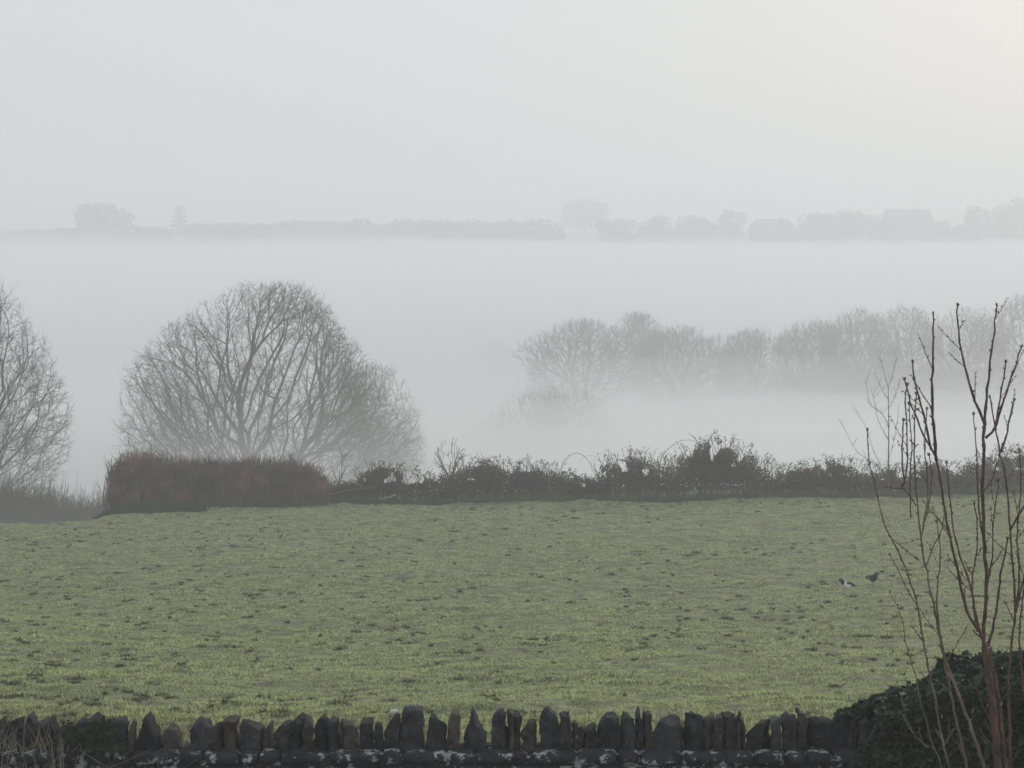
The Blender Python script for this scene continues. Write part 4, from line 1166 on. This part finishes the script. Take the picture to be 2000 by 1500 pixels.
# ------------------------------------------------------------------ birds
def bird(u, v, d, rings, fmat_fn, mats, label, yaw, legs=True, tail=None, name='bird', scale=1.0):
    """rings: (x along body, z centre, half width, half height)"""
    b = P(u, v, d); b.z = float(field_z(b.x, d)) + .09
    V = []; m = 14
    for (x, z, w, h) in rings:
        for k in range(m):
            a = 2 * math.pi * k / m
            V.append((x, math.cos(a) * w, z + math.sin(a) * h))
    n = len(rings); idx = np.arange(n * m).reshape(n, m)
    fq = np.stack([idx[:-1], np.roll(idx[:-1], -1, 1), np.roll(idx[1:], -1, 1), idx[1:]], -1).reshape(-1, 4)
    cap = [idx[0][::-1].reshape(1, m), idx[-1].reshape(1, m)]
    V = np.array(V)
    fm = [fmat_fn(V[f].mean(0)) for f in fq] + [0, 0]
    t = empty(name, b); tag(t, label, 'bird')
    mesh_obj('body', V * scale, [fq] + cap, None, t, mats=mats, fmat=fm)
    # wings folded along the sides
    for s in (-1, 1):
        w = []
        prof = [(-.02, .115, .0), (.02, .135, .045), (.09, .125, .062), (.15, .10, .058), (.21, .085, .035)]
        for (x, z, yy) in prof:
            for k in range(6):
                a = -1.1 + 2.2 * k / 5
                w.append((x + .03, s * (yy + .004 + .010 * math.cos(a)), z + .022 + .022 * math.sin(a) * (1 - abs(x - .08) * 2)))
        ii = np.arange(len(prof) * 6).reshape(len(prof), 6)
        ff = np.stack([ii[:-1, :-1], ii[1:, :-1], ii[1:, 1:], ii[:-1, 1:]], -1).reshape(-1, 4)
        mesh_obj('wing', np.array(w) * scale, [ff], mats[0], t)
    g = Geo(); g.tube([Vector(p) * scale for p in tail[0]], [r * scale for r in tail[1]], 6); 
    o = g.build('tail', mats[0], t); o.scale = (1, 1.6, .6); o.location = (0, 0, tail[0][0][2] * .4 * scale)
    for s in (-.022, .022):
        g = Geo(); g.tube([Vector((.06, s, .07)) * scale, Vector((.065, s, .03)) * scale, Vector((.05, s, -.03)) * scale], [.006, .004, .004], 5)
        g.tube([Vector((.05, s, -.028)) * scale, Vector((.02, s, -.032)) * scale], [.004, .002], 5)
        g.build('leg', mats[0], t)
    g = Geo(); hx, hz_ = rings[0][0], rings[0][1]
    g.tube([Vector((hx + .005, 0, hz_)) * scale, Vector((hx - .02, 0, hz_ - .004)) * scale, Vector((hx - .042, 0, hz_ - .014)) * scale], [.009, .006, .001], 6)
    g.build('beak', M['black_feather'], t)
    for s in (-1, 1):
        ex = rings[2]; V2, F2 = stone_block(-.004, .004, -.003, .003, -.004, .004, 0, 4, 4)
        mesh_obj('eye', (V2 + np.array([ex[0], s * ex[2] * .92, ex[1] + .006])) * scale, [F2], M['black_feather'], t)
    t.rotation_euler.z = yaw
    return t
rings = [(-.075, .205, .006, .006), (-.068, .207, .017, .018), (-.05, .210, .024, .026), (-.03, .208, .027, .029), (-.01, .196, .028, .032), (.005, .17, .038, .045), (.03, .145, .052, .060),
         (.07, .122, .058, .066), (.11, .108, .052, .056), (.15, .10, .036, .038), (.19, .098, .020, .020), (.215, .098, .010, .008)]
mag = bird(1645, 1175, 57, rings, lambda c: 1 if (c[0] > .012 and c[0] < .16 and c[2] < .178 - .15 * c[0]) else 0, [M['black_feather'], M['white_feather']],
     'black and white long-tailed bird with white belly standing on the grass', yaw=math.radians(42), tail=([(.19, 0, .10), (.28, 0, .082), (.36, 0, .066), (.42, 0, .052)], [.016, .018, .014, .006]), scale=1.6)
bird(1711, 1142, 60, rings, lambda c: 0, [M['black_feather']],
     'plump all-black bird on the grass above the black and white one', yaw=math.radians(115), tail=([(.19, 0, .10), (.23, 0, .09), (.28, 0, .08), (.32, 0, .07)], [.018, .02, .016, .008]), scale=1.55)
for (u, v, w, lab) in [(1788, 1152, .045, 'leftmost of two pale stones on the grass behind the shoots'), (1804, 1147, .035, 'rightmost of two pale stones on the grass behind the shoots')]:
    p = P(u, v, 58); x = p.x
    V, F_ = stone_block(-w, w, -w, w, -w * .6, w * .6, .04, 4, 4)
    o = mesh_obj('stone', V, [F_], M['pale_stone']); o.location = (x, 58, float(field_z(x, 58)) + .05); tag(o, lab, 'stone', 'pale stones in the field')

# ------------------------------------------------------------------ haze and mist
def vol_mat(name, dens, color, ani=.2):
    m = bpy.data.materials.new(name); m.use_nodes = True; nt = m.node_tree
    nt.nodes.clear(); out = nt.nodes.new('ShaderNodeOutputMaterial'); v = nt.nodes.new('ShaderNodeVolumePrincipled')
    v.inputs['Density'].default_value = dens; v.inputs['Color'].default_value = (*color, 1); v.inputs['Anisotropy'].default_value = ani
    nt.links.new(v.outputs[0], out.inputs['Volume'])
    m.cycles.homogeneous_volume = True
    return m
HAZE = .00195
def closed_box(name, x0, x1, y0, y1, z0, z1, mat):
    v = np.array([(x, y, z) for x in (x0, x1) for y in (y0, y1) for z in (z0, z1)], float)
    fs = np.array([[0, 1, 3, 2], [4, 6, 7, 5], [0, 4, 5, 1], [2, 3, 7, 6], [1, 5, 7, 3], [0, 2, 6, 4]])
    return mesh_obj(name, v, [fs], mat, smooth=False)
hb = closed_box('haze', -3850, 3850, -3850, 3950, -47, 22, vol_mat('haze_air', HAZE, (.975, .985, 1.0), .35))
tag(hb, 'thin pale haze filling the air over field and valley', 'haze', kind='stuff')

MP = [(104, -15.5), (116, -12.6), (150, -11.8), (178, -13.5), (215, -18.5), (300, -22.3), (432, -22.0), (485, -15), (560, -10), (700, -9), (1000, -8.6), (1060, -7.8), (1110, -6.6), (1180, -6.2)]
def mist_top(X, Y):
    z = np.interp(Y, [p[0] for p in MP], [p[1] for p in MP])
    z = z + (vnoise(X / 38, Y / 55, 51) - .5) * 1.6 * sstep(110, 200, Y) * (1 - sstep(520, 700, Y))
    z = z + (vnoise(X / 120, Y / 120, 52) - .5) * 1.4 * sstep(520, 700, Y) + (vnoise(X / 34, Y / 40, 53) - .5) * 2.0 * sstep(900, 1050, Y)
    z = z - 1.5 * np.exp(-((X - 6) / 24) ** 2 - ((Y - 262) / 42) ** 2)
    z = z - 1.8 * sstep(30, 60, X) * sstep(230, 300, Y) * (1 - sstep(425, 470, Y))
    return z
def mist():
    X1 = np.unique(np.concatenate([np.linspace(-900, -120, 12), np.linspace(-120, 120, 50), np.linspace(120, 900, 12)]))
    Y1 = np.unique(np.concatenate([np.linspace(104, 220, 24), np.linspace(220, 560, 50), np.linspace(560, 1180, 30)]))
    X, Y = np.meshgrid(X1, Y1, indexing='ij'); nx, ny = len(X1), len(Y1)
    T = np.stack([X, Y, mist_top(X, Y)], -1).reshape(-1, 3); Bt = np.stack([X, Y, np.full_like(X, -46.0)], -1).reshape(-1, 3)
    idx = np.arange(nx * ny).reshape(nx, ny); o = nx * ny
    q = lambda I: np.stack([I[:-1, :-1], I[1:, :-1], I[1:, 1:], I[:-1, 1:]], -1).reshape(-1, 4)
    fs = [q(idx), q(idx)[:, ::-1] + o]
    def side(a): 
        return np.stack([a[:-1], a[1:], a[1:] + o, a[:-1] + o], -1)
    fs += [side(idx[:, 0])[:, ::-1], side(idx[:, -1]), side(idx[0, :]), side(idx[-1, :])[:, ::-1]]
    for dz, dens, lab in ((8.0, .0016, 'faint topmost breath of mist above the valley'), (4.0, .0045, 'thin upper veil of mist over the valley'), (1.6, .0075, 'middle layer of valley mist'), (-.6, .010, 'white dense bank of mist lying in the valley'), (-2.8, .012, 'thickest mist at the valley bottom')):
        T2 = T.copy(); T2[:, 2] += dz * (.35 + .65 * sstep(104, 160, T2[:, 1])) + (vnoise(T2[:, 0] / 45 + dz, T2[:, 1] / 60, 60 + int(dz * 3)) - .5) * (2.0 + 2.6 * float(dz < 5) * sstep(280, 330, T2[:, 1]) * (1 - sstep(420, 460, T2[:, 1]))) * sstep(120, 220, T2[:, 1])
        front = sstep(190, 240, T2[:, 1]) * (1 - sstep(425, 462, T2[:, 1])); T2[:, 2] -= {4.0: 2.8, 1.6: 3.8, -.6: 6.0, -2.8: 9.0, 8.0: 5.5}[dz] * front
        if dz > 3: T2[:, 2] += ((vnoise(T2[:, 0] / 42, T2[:, 1] / 70, 66) - .5) * 5.0 + (6.0 if dz > 5 else 2.0) * (1 - sstep(-160, 120, T2[:, 0]))) * sstep(850, 1000, T2[:, 1])
        if dz > 5: T2[:, 2] -= 4.5 * sstep(560, 800, T2[:, 1])
        B2 = Bt.copy(); B2[:, 2] -= dz * .05
        m = mesh_obj('mist', np.concatenate([T2, B2]), fs, vol_mat('mist_bank', dens, (.996, .998, 1.0), .25), smooth=False)
        tag(m, lab, 'mist', kind='stuff')
mist()

# ------------------------------------------------------------------ light
SUN_EL = math.radians(17); SUN_AZ = math.radians(32)   # azimuth from +Y towards +X
w = bpy.data.worlds.new('World'); SC.world = w; w.use_nodes = True
nt = w.node_tree; bg = nt.nodes['Background']
sky = nt.nodes.new('ShaderNodeTexSky'); sky.sky_type = 'NISHITA'; sky.sun_disc = False
sky.sun_elevation = SUN_EL; sky.sun_rotation = SUN_AZ; sky.air_density = 1.0; sky.dust_density = 4.0; sky.ozone_density = 1.0
hsv = nt.nodes.new('ShaderNodeHueSaturation'); hsv.inputs['Saturation'].default_value = 1.15
nt.links.new(sky.outputs[0], hsv.inputs['Color'])
mx = nt.nodes.new('ShaderNodeMix'); mx.data_type = 'RGBA'; mx.inputs[0].default_value = .90
nt.links.new(hsv.outputs[0], mx.inputs[6]); mx.inputs[7].default_value = (6.0, 6.42, 6.9, 1)
nt.links.new(mx.outputs[2], bg.inputs['Color']); bg.inputs['Strength'].default_value = .10
sl = bpy.data.lights.new('sun', 'SUN'); sl.energy = .9; sl.angle = math.radians(14); sl.color = (1, .93, .80)
so = bpy.data.objects.new('sun', sl); COL.objects.link(so)
dirv = Vector((math.sin(SUN_AZ) * math.cos(SUN_EL), math.cos(SUN_AZ) * math.cos(SUN_EL), math.sin(SUN_EL)))
so.rotation_euler = dirv.to_track_quat('Z', 'Y').to_euler()
so.location = (20, 0, 30)

cam = bpy.data.cameras.new('camera'); co = bpy.data.objects.new('camera', cam); COL.objects.link(co)
co.location = (0, 0, 0); co.rotation_euler = (math.pi / 2 - TH, 0, 0)
cam.sensor_width = 36; cam.lens = 36 * F / 2000; cam.clip_start = .1; cam.clip_end = 9000
SC.camera = co
SC.view_settings.view_transform = 'Standard'; SC.view_settings.look = 'None'; SC.view_settings.exposure = 0.23; SC.view_settings.gamma = 1
SC.cycles.max_bounces = 8; SC.cycles.diffuse_bounces = 2; SC.cycles.glossy_bounces = 1; SC.cycles.volume_bounces = 7; SC.cycles.transparent_max_bounces = 8
SC.cycles.use_denoising = True
SC.cycles.sample_clamp_indirect = 4
SC.cycles.caustics_reflective = False; SC.cycles.caustics_refractive = False
